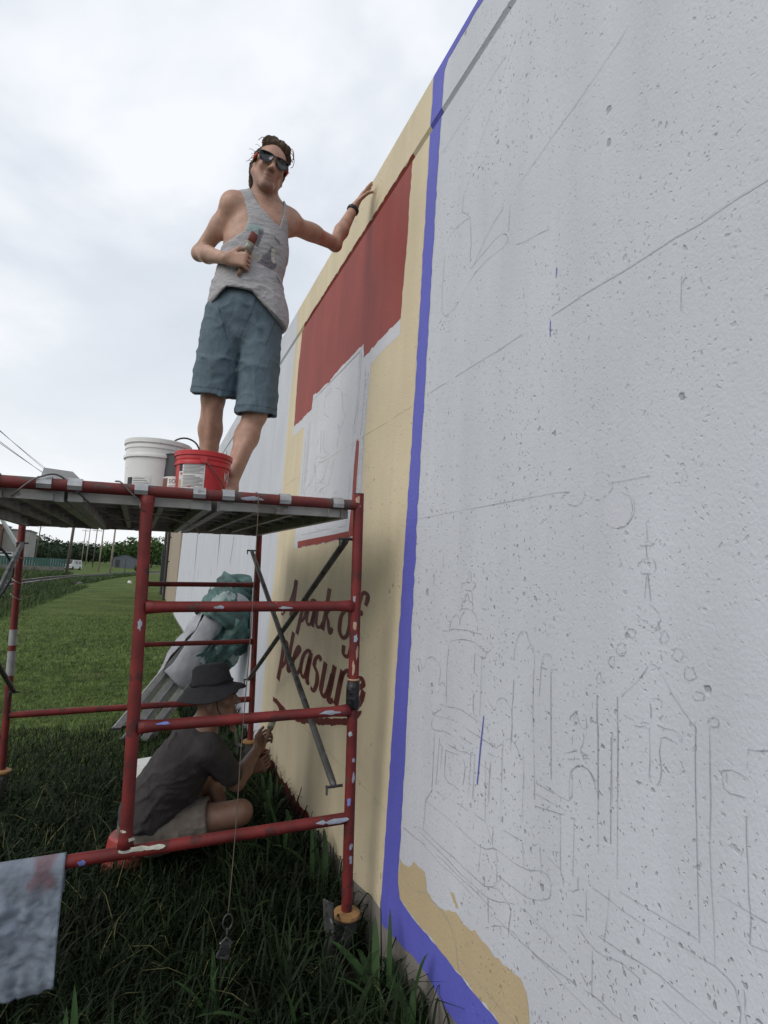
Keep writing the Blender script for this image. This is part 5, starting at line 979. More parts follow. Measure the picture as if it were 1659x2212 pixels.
def short_tint(co):
    c = np.ones((len(co), 3)); x, y, z = co.T
    for k0, dv, cut, sl_ in ((kR+A_((-.002, -.02, 0)), dR, 2.352, .06), (kL+A_((.004, 0, 0)), dL, 2.262, .05)):
        c0_ = k0+dv*((cut-k0[2])/dv[2]); nrm = dv+A_((sl_, .20, 0)); nrm /= np.linalg.norm(nrm); h = -((co-c0_)@nrm); near = np.linalg.norm((co-c0_)[:, :2], axis=1) < .13
        c[(np.abs(h-.028) < .0035) & near] *= .62
    fr = y < 2.76; c[fr & (np.abs(x-.335-.03*np.sin((z-2.7)*12)) < .0035) & (z > 2.62)] *= .6; c[fr & (np.abs((x-.205)+.35*(z-2.74)) < .0035) & (z > 2.60) & (z < 2.76)] *= .55; c[fr & (np.abs((x-.46)-.3*(z-2.7)) < .0035) & (z > 2.58) & (z < 2.72)] *= .6
    return c
tint(shorts, short_tint)
for nm_, p_ in (('pocket_seam', [(.178, 2.72, 2.74), (.172, 2.735, 2.68), (.165, 2.76, 2.60)]), ('fly_seam', [(.33, 2.672, 2.80), (.33, 2.676, 2.74), (.326, 2.69, 2.68)])): pass
for a_, tx_ in ((aR, -.05), (aL, -.03)):
    fl = Field(a_+A_((-.1, -.25, -.09)), a_+A_((.1, .1, -.03)), .005); fl.cone(a_+A_((0, .03, -.075)), a_+A_((tx_, -.155, -.075)), .042, .048, .01)
    fl.func(a_-.3, a_+.3, lambda P, z=a_[2]-.067: P[..., 2]-z, .003, 's') if False else None
    fl.F = np.maximum(fl.F, np.abs(((fl.lo[2]+fl.h*np.arange(fl.n[2]))-(a_[2]-.075))[None, None, :])-.010).astype(np.float32)
    fmesh('sandal', fl, M_rubber, man, 1)
# the brush in his hand
def paint_brush(name, label, g, d, sidev, loaded):
    b = thing(name, label, 'paint brush'); d = Vector(d).normalized(); x = Vector(sidev); x = (x-d*x.dot(d)).normalized(); y = d.cross(x); g = Vector(g)
    def slab(name, secs, m):
        mb = MB(); n = 8
        for (t, w, h) in secs:
            for k in range(n): a = 2*math.pi*k/n; mb.v.append(g+d*t+x*w*math.copysign(abs(math.cos(a))**.6, math.cos(a))+y*h*math.copysign(abs(math.sin(a))**.6, math.sin(a)))
        for i in range(len(secs)-1):
            for k in range(n): mb.f.append((i*n+k, i*n+(k+1) % n, (i+1)*n+(k+1) % n, (i+1)*n+k))
        mb.f += [tuple(range(n-1, -1, -1)), tuple((len(secs)-1)*n+k for k in range(n))]; return mb.build(name, m, b, True)
    slab('handle', [(-.075, .007, .006), (-.05, .010, .008), (.0, .0085, .007), (.045, .012, .008), (.06, .018, .009)], mat('wood_handle', (.20, .11, .06), .6, .3, 20))
    slab('ferrule', [(.058, .020, .0095), (.105, .021, .0095)], mat('dirty_ferrule', (.28, .27, .22), .5, .3, 20, metal=.5))
    slab('bristles', [(.104, .020, .009), (.135, .021, .008), (.160, .017, .004)], mat('red_loaded_bristles', (.16, .03, .022), .6, .3, 60))
    return b
paint_brush('paint_brush', 'flat brush with red bristles held up by the standing man', gripR+A_((0, -.012, .0)), (.26, -.05, 1), (1, .3, 0), True)
# ---- the painter sitting low by the wall under the deck
man2 = thing('person', 'man in dark bucket hat and grey shirt sitting under the deck, painting the wall', 'person')
hc2 = A_((.375, 3.09, .872)); nb2 = A_((.33, 3.125, .715)); pel = A_((.135, 3.27, .235)); ch2 = A_((.27, 3.18, .56))
R2 = rotm(rad(70), -.16, .0)           # faces the wall, a little away from the path, head bowed
RT2 = rotm(rad(62), .55, 0)
sN, eN, wN = A_((.36, 3.02, .645)), A_((.52, 3.13, .44)), A_((.645, 3.31, .535))    # right arm, with the brush
sF, eF, wF = A_((.27, 3.30, .645)), A_((.47, 3.42, .40)), A_((.60, 3.33, .43))       # left arm, with the cup
hN, kN, aN = A_((.17, 3.20, .225)), A_((.545, 3.10, .30)), A_((.50, 3.34, .10))
hF, kF, aF = A_((.13, 3.36, .225)), A_((.45, 3.62, .33)), A_((.52, 3.42, .09))
f = Field((-.1, 2.86, .0), (.86, 3.78, 1.06), .006)
f.ell(pel, (.17, .13, .13), rotm(rad(62), .2, 0)); f.ell(A_((.20, 3.225, .40)), (.155, .115, .17), RT2, .07); f.ell(ch2, (.175, .12, .19), RT2, .07)
for sh in (sN, sF): f.cone(nb2, sh, .055, .05, .05); f.ell(sh, (.062, .062, .062), None, .04)
f.cone(sN, eN, .055, .042, .03); f.cone(eN, (eN*2+wN)/3, .043, .043, .02); f.cone((eN*2+wN)/3, wN, .043, .029, .02)
f.cone(sF, eF, .055, .042, .03); f.cone(eF, (eF*2+wF)/3, .043, .043, .02); f.cone((eF*2+wF)/3, wF, .043, .029, .02)
for h_, k_, a_ in ((hN, kN, aN), (hF, kF, aF)):
    f.cone(h_, k_, .09, .062, .04); f.cone(k_, k_*.65+a_*.35, .056, .055, .02); f.cone(k_*.65+a_*.35, a_, .055, .036, .02); f.cone(a_+A_((0, 0, -.03)), a_+A_((.12, .0, -.055)), .036, .028, .02)
L2 = head_shape(f, hc2, R2, nb2)
f.cone(L2((0, -.07, -.11)), L2((0, -.075, -.17)), .03, .012, .03)
fa = Field(wN-.16, wN+.2, .0035); fb_ = Field(wF-.16, wF+.2, .0035); fa.cone(wN*.8+eN*.2, wN, .031, .0285, .02); fb_.cone(wF*.8+eF*.2, wF, .031, .0285, .02)
g2 = hand(fa, wN, (.075, .11, .085), (.5, -.75, .1), (-.2, .1, 1), (.75, .9, .95, 1.0), .02, 1.0, .8)
hand(fb_, wF, (.10, -.015, .035), (.25, .9, .2), (0, -.2, 1), (.55, .55, .55, .5), .03, 1.0, .5)
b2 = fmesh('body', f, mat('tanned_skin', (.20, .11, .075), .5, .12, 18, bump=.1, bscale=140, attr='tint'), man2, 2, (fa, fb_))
def t2(co):
    c = np.ones((len(co), 3)); l = (co-hc2)@R2; k = (np.clip(1.2-np.hypot(l[:, 0]/.05, (l[:, 2]+.125)/.05), 0, 1)*(l[:, 1] < -.02))[:, None]; return c*(1-k)+k*A_([.55, .6, .62])
tint(b2, t2)
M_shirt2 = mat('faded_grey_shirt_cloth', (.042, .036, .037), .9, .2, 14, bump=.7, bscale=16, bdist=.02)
M_khaki = mat('khaki_shorts_cloth', (.14, .12, .10), .9, .2, 12, bump=.7, bscale=18, bdist=.02)
f = Field((-.12, 2.88, .12), (.55, 3.6, .80), .006)
f.ell(A_((.135, 3.265, .30)), (.19, .15, .15), rotm(rad(62), .3, 0), .05); f.ell(A_((.20, 3.225, .42)), (.178, .138, .19), RT2, .08); f.ell(ch2, (.192, .136, .195), RT2, .08)
for sh in (sN, sF): f.cone(nb2+A_((-.02, 0, -.03)), sh+A_((-.01, 0, .0)), .062, .058, .04)
f.warp(lambda P: -.012*crease(P, (1.0, -.3, .5), 22, 2.2, 31)-.009*crease(P, (.6, 0, -.9), 30, 2.2, 35)-.004*crease(P, (.2, .2, 1), 60, 2.2, 39))
f.cone(nb2+A_((.05, -.01, .12)), nb2+A_((.035, -.01, .02)), .075, .062, .01, 's')
f.cone(sN, sN*.25+eN*.75, .072, .062, .03); f.cone(sF, sF*.25+eF*.75, .072, .062, .03)
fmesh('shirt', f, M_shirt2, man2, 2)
f = Field((-.1, 2.95, .03), (.62, 3.75, .46), .006)
f.ell(pel, (.185, .15, .145), rotm(rad(62), .2, 0)); f.cone(hN, hN*.36+kN*.64, .115, .098, .04); f.cone(hF, hF*.36+kF*.64, .115, .098, .04)
f.warp(lambda P: -.010*crease(P, (1, .2, .3), 30, 2.2, 41)-.006*crease(P, (.4, 0, 1), 45, 2.2, 45))
for h_, k_ in ((hN, kN), (hF, kF)):
    dv = (k_-h_)/np.linalg.norm(k_-h_); c0_ = h_*.38+k_*.62
    f.func(c0_-.16, c0_+.17, lambda P, c0_=c0_, dv=dv: -np.minimum((P-c0_)@dv, .15-np.linalg.norm(P-c0_, axis=-1)), .004, 's'); f.cone(c0_-dv*.05, c0_+dv*.1, .076, .092, .004, 's')
sh2 = fmesh('shorts', f, M_khaki, man2, 2)
# wide-brimmed hat
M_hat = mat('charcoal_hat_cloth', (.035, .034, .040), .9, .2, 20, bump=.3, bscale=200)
hat = MB(); n = 44; Rhat = R2 @ np.array(Matrix.Rotation(.04, 3, 'X'))
prof = [(.0, .135), (.035, .135), (.062, .130), (.078, .116), (.086, .09), (.092, .05), (.094, .034), (.1, .028), (.125, .018), (.142, .006), (.154, -.004), (.155, -.008), (.142, .001), (.125, .012), (.097, .022), (.085, .03), (.0, .03)]
for r, z in prof:
    for k in range(n):
        a = 2*math.pi*k/n; q = max(0, r-.095)/.08
        zz_ = z-.030*q*abs(math.cos(a))**1.5*1.0+.010*q*math.sin(3*a+1)-.02*q*(math.sin(a) > 0)*math.sin(a)+.012*q*max(0, -math.sin(a))
        dn = .004*math.sin(4*a+z*50)*(r > .05)
        hat.v.append(L2((((r+dn)*.93)*math.cos(a), .012+(r+dn)*1.1*math.sin(a), zz_+.035)))
for i in range(len(prof)-1):
    for k in range(n): hat.f.append((i*n+k, i*n+(k+1) % n, (i+1)*n+(k+1) % n, (i+1)*n+k))
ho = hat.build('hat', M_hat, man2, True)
band = MB().tube([L2((.0885*math.cos(a), .012+.1045*math.sin(a), .078+.003*math.sin(5*a))) for a in np.linspace(0, 2*math.pi, 36)], .005, 5, False).build('hat_band', mat('black_cord', (.012, .012, .014), .8), ho, True)
for s_ in (-1, 1): MB().tube([L2((s_*.085, -.02, .05)), L2((s_*.08, -.03, -.05)), L2((s_*.05, -.055, -.12)), L2((0, -.06, -.16))], .0028, 5).build('chin_cord', mat('black_cord', (.012, .012, .014), .8), ho, True)
MB().tube([L2((-.062, -.085, .016)), L2((-.03, -.108, .012)), L2((0, -.11, .014)), L2((.03, -.108, .012)), L2((.062, -.085, .016)), L2((.082, -.02, .014))], .0035, 6).build('spectacles', M_dark, man2, True)
paint_brush('paint_brush', 'small brush with red bristles in the seated man\'s hand near the wall', g2, (.30, .10, .9), (.6, -.6, 0), True)
# cup of paint in his other hand
cu = thing('paint_cup', 'small dark red paint cup held by the seated man', 'cup'); c3 = wF+A_((.085, .055, .03))
MB().lathe([(0, -.055), (.036, -.055), (.046, .05), (.049, .052), (.047, .055), (.044, .052), (.040, .03), (0, .03)], c3, 30).build('shell', mat('red_plastic_cup', (.12, .02, .016), .4, .2, 20), cu, auto=.6)
MB().tube([c3+A_((.046*math.cos(a), .046*math.sin(a), .053)) for a in np.linspace(0, 2*math.pi, 24)], .003, 6, False).build('rim', mat('pink_rim', (.36, .17, .14), .5), cu, True)
# upturned tub he sits on
MB_ = MB().lathe([(0, .13), (.095, .13), (.105, .12), (.11, .10), (.122, .02), (.127, .012), (.127, -.04), (.122, -.04), (0, -.04)], (.045, 3.43, 0), 44)
tag(MB_.build('upturned_tub', mat('orange_red_plastic', (.30, .035, .026), .45, .1, 8), auto=.5), 'low orange-red plastic tub upturned as a seat on the grass', 'tub')
# cooler box behind him
cl_ = thing('cooler_box', 'small white lidded box with a blue base behind the seated man', 'cooler')
Rc = Matrix.Rotation(.35, 3, 'Z'); zc = float(gz(.0, 3.95))
MB().box((.20, 4.0, zc+.10), (.30, .24, .2), Rc, 1.04).build('base', mat('blue_plastic', (.02, .035, .16), .4), cl_)
MB().box((.20, 4.0, zc+.27), (.32, .26, .138), Rc, .97).build('lid', M_white_pl, cl_)

# ------------------------------------------------------------------ folded canopy leaning on the wall
can_ = thing('folded_canopy', 'folded canopy tent leaning on the wall, grey poles with green and grey cover', 'canopy')
B0, T0 = A_((-.02, 5.75, .02)), A_((.90, 6.05, 1.28)); ax_ = (T0-B0)/np.linalg.norm(T0-B0); sd_ = np.cross(ax_, A_((0, 1, 0))); sd_ /= np.linalg.norm(sd_); bk_ = np.cross(ax_, sd_)
M_pole = mat('grey_aluminium_pole', (.33, .335, .34), .45, .15, 20, metal=.4)
for i, (a, b, l0, l1) in enumerate(((-.13, 0, .0, .98), (-.085, .07, .02, 1.0), (-.035, -.01, .0, .97), (.02, .05, -.02, .99), (.07, -.02, .03, .96), (.115, .06, .0, .98))):
    p, q = B0+(T0-B0)*l0+sd_*a*1.25+bk_*b, B0+(T0-B0)*l1+sd_*a+bk_*b
    mb = MB(); w = .026; c_ = [e_+sd_*w*x+bk_*w*y for e_ in (p, q) for x, y in ((-1, -1), (1, -1), (1, 1), (-1, 1))]
    mb.add(c_, [(3, 2, 1, 0), (4, 5, 6, 7), (0, 1, 5, 4), (1, 2, 6, 5), (2, 3, 7, 6), (3, 0, 4, 7)]); pl = mb.build('frame_pole', M_pole, can_)
    MB().box(p+A_((0, 0, .0)), (.07, .07, .02)).build('pole_foot', M_dark, pl)
M_green = mat('green_printed_canopy_cloth', (.042, .095, .088), .6, .7, 7, bump=.5, bscale=30, bdist=.02, detail=8, spots=[((.26, .33, .32), 4, .585)])
M_greyc = mat('grey_canopy_cloth', (.30, .305, .33), .75, .25, 5, bump=.4, bscale=40)
def drape(name, m, l0, l1, a0, a1, r0, r1, seed, ph):
    def fn(s, t):
        l = l0+(l1-l0)*t; a = a0+(a1-a0)*s; r = (r0+(r1-r0)*t)*(1+.13*fbm(s*3.6, t*3.0, seed)+.20*abs(math.sin(s*10+ph+t*.8+fbm(t*1.5, s*2, seed+1)*.35))*(.45+.55*t)-.10); c_ = B0+(T0-B0)*l
        return tuple(c_+sd_*r*math.cos(a)*1.15+bk_*r*math.sin(a)+A_((0, 0, .015*fbm(s*4, t*4, seed+4))))
    return cloth(name, m, fn, 64, 40, can_, .002)
drape('grey_cover', M_greyc, .36, .97, math.pi*.25, math.pi*2.2, .145, .265, 21, 0)
drape('green_cover', M_green, .76, 1.04, math.pi*.3, math.pi*2.35, .285, .20, 31, 1)
drape('green_cover', M_green, .52, .84, math.pi*.5, math.pi*1.05, .235, .29, 41, 2)
def topcap(s, t):
    a = s*2*math.pi; c_ = B0+(T0-B0)*(1.02+.13*(1-t)**.8); r = .20*t**.6*(1+.14*math.sin(5*a+1)); return tuple(c_+sd_*r*math.cos(a)*1.15+bk_*r*math.sin(a))
cloth('green_cover', M_green, topcap, 48, 14, can_, .002)
MB().box(T0+A_((-.11, -.17, .1)), (.05, .004, .07), Matrix.Rotation(.5, 3, 'Y')).build('care_tag', M_label, can_)
# ------------------------------------------------------------------ far things across the tracks
M_pole_w = mat('weathered_pole_wood', (.10, .085, .07), .9, .3, 3, stretch=(8, 8, .6))
M_pole_p = mat('pale_pole_wood', (.27, .235, .19), .9, .25, 3, stretch=(8, 8, .6))
def pole(x, y, h, r, m, lean, label, arms=1, arm_rot=.3):
    z = float(gz(x, y)); p = thing('utility_pole', label, 'utility pole', group='utility poles along the railway')
    top = (x+lean*h, y, z+h); MB().tube([(x, y, z-.5), top], [r, r*.7], 10).build('shaft', m, p, True)
    for q in range(arms):
        c = Vector(top)+Vector((-lean*.6, 0, -.5-.9*q)); R = Matrix.Rotation(arm_rot, 3, 'Z'); a = MB().box(c+R @ Vector((0, -r*1.3, 0)), (2.3, .1, .12), R).build('crossarm', m, p)
        for s in (-1, -.45, .45, 1): MB().tube([c+R @ Vector((s*1.05, -r*1.3, .06)), c+R @ Vector((s*1.05, -r*1.3, .24))], .045, 6).build('insulator', mat('insulator_glaze', (.12, .10, .09), .3), a)
    return Vector(top)
T1 = pole(-9.0, 78.7, 10.6, .19, M_pole_w, .045, 'thick dark utility pole nearest the track', 2)
pole(-23.8, 150.6, 11, .15, M_pole_w, .05, 'dark utility pole farthest left, before the wooded hill')
pole(-20.4, 214, 11.5, .16, M_pole_p, .03, 'pale utility pole, leftmost of the close group of three')
pole(-17.0, 191, 11.5, .16, M_pole_p, .02, 'pale utility pole, middle of the close group of three')
pole(-13.3, 168, 11, .15, M_pole_w, .02, 'grey utility pole, rightmost of the close group of three', 2)
pole(-8.6, 122, 10.5, .15, M_pole_p, .02, 'slim pale utility pole second from the grey shed', 2)
T7 = pole(-5.7, 105.5, 10.5, .17, M_pole_p, .02, 'tall pale utility pole nearest the grey shed', 2)
p8_ = tag(MB().tube([(-4.0, 121, float(gz(-4, 121))-.3), (-4.0, 121, float(gz(-4, 121))+2.8)], .07, 8).build('marker_post', M_dark), 'short dark marker post in the grass before the shed', 'post')
M_cable = mat('cable', (.04, .04, .045), .6)
def cable(a, b, sag, r, label):
    a, b = Vector(a), Vector(b); pts = [a.lerp(b, t)+Vector((0, 0, -sag*4*t*(1-t))) for t in np.linspace(0, 1, 24)]
    return tag(MB().tube(pts, r, 5).build('overhead_cable', M_cable, None, True), label, 'cable', 'overhead cables')
zt = T1.z
cable((-7.6, -6, 8.3), (T1.x-1.0, T1.y, zt-.3), .5, .016, 'overhead cable, topmost in the left sky'); cable((-7.2, -6, 7.4), (T1.x-.4, T1.y, zt-.3), .5, .014, 'overhead cable, second from top in the left sky')
cable((-7.0, -6, 6.6), (T1.x+.5, T1.y, zt-1.3), .5, .016, 'overhead cable, third from top in the left sky'); cable((-6.9, -6, 6.1), (T1.x+1.0, T1.y, zt-1.3), .5, .014, 'lowest overhead cable in the left sky')
for k in range(3):
    cable((T1.x+(-1, 0, 1)[k], T1.y, zt-(.3, .3, 1.3)[k]), (T7.x+(-1, 0, 1)[k], T7.y, T7.z-(.3, .3, 1.3)[k]), .7, .02, ('upper', 'middle', 'lower')[k]+' cable strung between the dark pole and the shed pole')
for k in range(3): cable((T1.x-2, T1.y, zt-1-k*.9), (-23.8, 150.6, float(gz(-23.8, 150.6))+10.5-k*.8), .9, .022, ('top', 'middle', 'bottom')[k]+' cable running from dark pole to far left pole')
# low concrete wall with a green mesh fence on it
M_conc = mat('old_concrete', (.17, .16, .14), .95, .35, 1.5, bump=.4)
M_fence = mat('green_fence_mesh', (.035, .10, .085), .7, .2, 4)
lw = thing('boundary_wall', 'low grey concrete wall beyond the railway', 'wall')
fe = thing('green_fence', 'green slatted fence above the low concrete wall', 'fence')
a, b = Vector((-26, 78)), Vector((-10.6, 90)); L_ = (b-a).length; dr = (b-a)/L_; ang = math.atan2(dr.y, dr.x); Rw = Matrix.Rotation(ang, 3, 'Z')
for i in range(10):
    q = a+dr*(L_*(i+.5)/10); z = float(gz(q.x, q.y)); MB().box((q.x, q.y, z+.35), (L_/10-.03, .25, 1.0), Rw).build('wall_panel', M_conc, lw)
n = 56; s0 = None
for i in range(n+1):
    q = a+dr*(L_*i/n); z = float(gz(q.x, q.y))+.85
    if i % 7 == 0: MB().tube([(q.x, q.y, z-.2), (q.x, q.y, z+1.15)], .05, 6).build('fence_post', M_fence, fe)
    if s0 is None: s0 = MB().box((0, 0, .55), (L_/n*.9, .02, 1.1), Rw).build('fence_slat', M_fence, fe); o = s0
    else: o = s0.copy(); COL.objects.link(o); o.parent = fe
    o.location = (q.x, q.y, z)
# vehicles
M_vw = mat('white_vehicle_paint', (.45, .46, .47), .35, .05, 3); M_glass = mat('vehicle_glass', (.02, .025, .03), .1, .1, 3); M_tyre = mat('tyre', (.02, .02, .02), .85)
def vehicle(name, label, cat, x, y, rz, prof, width, wins, wheels, m=M_vw):
    t = thing(name, label, cat); R = Matrix.Rotation(rz, 3, 'Z'); z = float(gz(x, y)); O = Vector((x, y, z))
    T = lambda p: O+R @ Vector(p)
    k = len(prof); mb = MB()
    for s in (-1, 1): mb.v += [T((px, s*width/2*(1 if pz < 1.1 else .88), pz)) for px, pz in prof]
    mb.f = [tuple(range(k)), tuple(range(2*k-1, k-1, -1))]+[(i, k+i, k+(i+1) % k, (i+1) % k) for i in range(k)]
    mb.build('body', m, t)
    for (x0, x1, z0_, z1_) in wins:
        for s in (-1, 1):
            yv = s*(width/2*.885+.012); mb = MB(); mb.v = [T((x0, yv*1.05, z0_)), T((x1, yv*1.05, z0_)), T((x1-.08*(x1 > x0), yv, z1_)), T((x0+.08, yv, z1_))]; mb.f = [(0, 1, 2, 3)]; mb.build('side_window', M_glass, t)
    for wx, wr in wheels:
        for s in (-1, 1): MB().tube([T((wx, s*(width/2-.2), wr)), T((wx, s*(width/2+.02), wr))], wr, 14).build('wheel', M_tyre, t)
    return t, T
van = [(-2.3, .3), (2.3, .3), (2.35, .9), (1.9, 1.1), (1.2, 1.95), (-2.2, 2.0), (-2.35, 1.0)]
car = [(-2.1, .3), (2.1, .3), (2.15, .75), (1.1, .95), (.55, 1.45), (-1.3, 1.47), (-2.05, .95)]
t, T = vehicle('parked_van', 'white van parked behind the thick dark pole', 'van', -16.1, 134.7, .2, van, 1.8, [(-1.9, -.8, 1.15, 1.75), (-.6, .4, 1.15, 1.75), (.55, 1.25, 1.15, 1.72)], [(-1.5, .34), (1.5, .34)])
mesh('windscreen', [T((1.93, -.7, 1.13)), T((1.93, .7, 1.13)), T((1.24, .68, 1.93)), T((1.24, -.68, 1.93))], [(0, 1, 2, 3)], M_glass, t)
t, T = vehicle('parked_van', 'white van facing the railway right of the thick dark pole', 'van', -14.0, 130.5, -1.9, van, 1.8, [(-1.9, -.8, 1.15, 1.75), (-.6, .4, 1.15, 1.75)], [(-1.5, .34), (1.5, .34)])
mesh('windscreen', [T((1.945, -.7, 1.13)), T((1.945, .7, 1.13)), T((1.255, .68, 1.93)), T((1.255, -.68, 1.93))], [(0, 1, 2, 3)], M_glass, t)
vehicle('parked_car', 'small white car on the rise above the green fence', 'car', -19.6, 117, -.9, car, 1.7, [(-1.2, -.2, .98, 1.38), (-.1, .7, .98, 1.36)], [(-1.3, .3), (1.3, .3)])
tr = [(-1.1, .5), (1.2, .5), (1.25, 1.2), (1.15, 1.9), (.8, 2.6), (-1.1, 2.6)]
t, T = vehicle('crane_truck', 'white truck with a raised crane boom at the left edge', 'truck', -20.6, 104, -1.2, tr, 2.2, [(-.2, .85, 1.6, 2.35)], [(.4, .45), (-2.6, .45), (-3.7, .45)])
MB().box(T((-3.0, 0, .85)), (4.2, 2.1, .35), Matrix.Rotation(-1.2, 3, 'Z')).build('flatbed', M_dark, t); MB().box(T((-2.2, 0, 1.6)), (1.3, 1.6, 1.3), Matrix.Rotation(-1.2, 3, 'Z')).build('crane_turret', M_vw, t)
mesh('windscreen', [T((1.19, -.9, 1.75)), T((1.19, .9, 1.75)), T((.87, .85, 2.5)), T((.87, -.85, 2.5))], [(0, 1, 2, 3)], M_glass, t)
MB().tube([(-17.9, 102.4, 3.2), (-21.5, 101, 9.2)], [.32, .26], 4).build('crane_boom', M_vw, t)
# buildings
M_brown = mat('brown_cladding', (.14, .075, .055), .8, .15, 1); M_greywall = mat('pale_grey_cladding', (.26, .25, .24), .8, .12, .6); M_roof = mat('grey_roof_sheet', (.14, .145, .16), .6, .12, .8)
bd = thing('brown_warehouse', 'brown and grey warehouse behind the crane truck at the left edge', 'building'); zb_ = float(gz(-33, 165))
MB().box((-37.5, 166, zb_+4), (9, 10, 10)).build('wall', M_brown, bd); MB().box((-30.2, 168, zb_+3.6), (5.4, 10, 9)).build('wall', M_greywall, bd); MB().box((-37.5, 166, zb_+9.15), (9.4, 10.4, .3)).build('roof', M_roof, bd); MB().box((-30.2, 168, zb_+8.25), (5.8, 10.4, .3)).build('roof', M_roof, bd)
MB().box((-34.6, 160.9, zb_+1.6), (2.0, .12, 3.2)).build('door', M_dark, bd)
sh_ = thing('grey_shed', 'small grey gabled shed at the end of the lawn', 'shed'); zs_ = float(gz(-6.5, 187)); M_shed = mat('grey_shed_sheet', (.105, .115, .14), .7, .12, 1.2)
x0, x1, y0, y1, hh = -9.4, -3.2, 184, 193, 2.9
MB().add([(x0, y0, zs_-.5), (x1, y0, zs_-.5), (x1, y1, zs_-.5), (x0, y1, zs_-.5), (x0, y0, zs_+hh), (x1, y0, zs_+hh), (x1, y1, zs_+hh), (x0, y1, zs_+hh), ((x0+x1)/2, y0, zs_+hh+1), ((x0+x1)/2, y1, zs_+hh+1)], [(0, 1, 5, 8, 4), (1, 2, 6, 5), (2, 3, 7, 9, 6), (3, 0, 4, 7)]).build('wall', M_shed, sh_)
xm = (x0+x1)/2
MB().add([(x0-.3, y0-.3, zs_+hh-.07), (xm, y0-.3, zs_+hh+1.03), (x1+.3, y0-.3, zs_+hh-.07), (x0-.3, y1+.3, zs_+hh-.07), (xm, y1+.3, zs_+hh+1.03), (x1+.3, y1+.3, zs_+hh-.07)], [(0, 1, 4, 3), (1, 2, 5, 4)]).build('roof', M_roof, sh_)
MB().box((-8.2, 183.96, zs_+1.1), (1.1, .1, 2.2)).build('door', M_dark, sh_)
M_leaf_mid = mat('roadside_foliage', (.06, .105, .035), .9, .5, .5, spec=.1)
M_bark = mat('bark', (.06, .05, .04), .95, .3, 5)
def bush(name, x, y, rx, h, n, size, label, cat, trunk=0, group=None):
    z = float(gz(x, y)); t = thing(name, label, cat, group=group); r_ = np.random.default_rng(int(abs(x*10+y)))
    cs = [(x+r_.uniform(-.5, .5)*rx, y+r_.uniform(-.4, .4)*rx, z+trunk+h*r_.uniform(.3, .7)) for _ in range(5)]
    v, fc = leaf_cloud(cs, [(rx*.55, rx*.55, h*.4)]*5, [n//5]*5, size, r_); mesh('crown', v, fc, M_leaf_mid, t)
    MB().tube([(x, y, z-.2), (x+.05*h, y, z+trunk+h*.5)], [.03*h+.02, .015*h], 7).build('trunk', M_bark, t, True)
for i, (x, y, rx, h, tk, lb) in enumerate(((-10.5, 205, 5, 7, 1.5, 'rounded dark tree left of the grey shed'), (1.0, 205, 6, 8, 2, 'broad dark tree right of the grey shed, near the tan wall'), (-3.5, 230, 6, 9, 2, 'tall dark tree just behind the grey shed'), (-1.5, 140, 1.5, 1.6, 0, 'low bush on the lawn edge before the shed'), (-22, 76, 2.2, 1.8, 0, 'leafy bush beside the low concrete wall at the far left'), (-19.5, 79, 1.6, 1.2, 0, 'low green bush against the low concrete wall'))):
    bush('tree' if tk else 'bush', x, y, rx, h, 900, .06*rx+.08, lb, 'tree' if tk else 'bush', tk)
lt = MB().tube([(-1.32, 52.8, float(gz(-1.3, 52.8))+.1), (-1.30, 52.8, float(gz(-1.3, 52.8))+.17), (-1.24, 52.8, float(gz(-1.3, 52.8))+.3), (-1.22, 52.8, float(gz(-1.3, 52.8))+.34)], [.05, .17, .16, .05], 8)
tag(lt.build('litter', M_label), 'white scrap of litter on the mown lawn', 'litter')

cb = thing('black_cable', 'black cable and pale cord tied round the far left scaffold leg', 'cable')
MB().tube([S(*p) for p in catmull([(1.95, 1.9, 1.66), (1.75, 2.0, 1.67), (1.66, 2.06, 1.62), (1.60, 2.08, 1.55), (1.57, 2.10, 1.45), (1.62, 2.02, 1.30), (1.68, 1.9, 1.2)], 6)], .008, 6).build('cable', M_rubber, cb, True)
MB().tube([S(*p) for p in catmull([(1.64, 2.0, 1.0), (1.65, 2.0, 1.2), (1.63, 2.02, 1.32)], 6)], .004, 6).build('cable', M_rubber, cb, True)
for z in (1.40, 1.30, 1.56): MB().tube([S(WF+.03*math.cos(a), DF-.02+.05*math.sin(a), z+.02*math.cos(a)) for a in np.linspace(0, 2*math.pi, 14)], .0028, 5, False).build('cord', mat('pale_cord', (.3, .29, .26), .8), cb, True)
# ------------------------------------------------------------------ grass and weeds
def blades(n, xr, yr, hmin, hmax, w, rng, keep=None, lean=.6):
    x = rng.uniform(*xr, n); y = rng.uniform(*yr, n)
    if keep is not None: k = keep(x, y, rng); x, y = x[k], y[k]
    n = len(x); z = gz(x, y)-.01; h = rng.uniform(hmin, hmax, n)*(.6+.4*rng.random(n)); a = rng.uniform(0, 2*np.pi, n); b = a+rng.normal(0, .4, n)
    ln = h*rng.uniform(.2, lean*1.6, n); ww = w*rng.uniform(.6, 1.3, n)
    sx, sy = -np.sin(b)*ww/2, np.cos(b)*ww/2; cxx, cyy = np.cos(a)*ln, np.sin(a)*ln
    def lv(t, tz, k): return np.stack([x+cxx*t+sx*k, y+cyy*t+sy*k, z+h*tz], 1)
    V = np.stack([lv(0, 0, 1), lv(0, 0, -1), lv(.3, .55, .9), lv(.3, .55, -.9), lv(.68, .88, .6), lv(.68, .88, -.6), lv(1.08, .93, 0)], 1).reshape(-1, 3)
    i = np.arange(n)[:, None]*7; Q = np.concatenate([i+np.array([[0, 1, 3, 2]]), i+np.array([[2, 3, 5, 4]])]); Tr = i+np.array([[4, 5, 6]])
    return V, Q, Tr
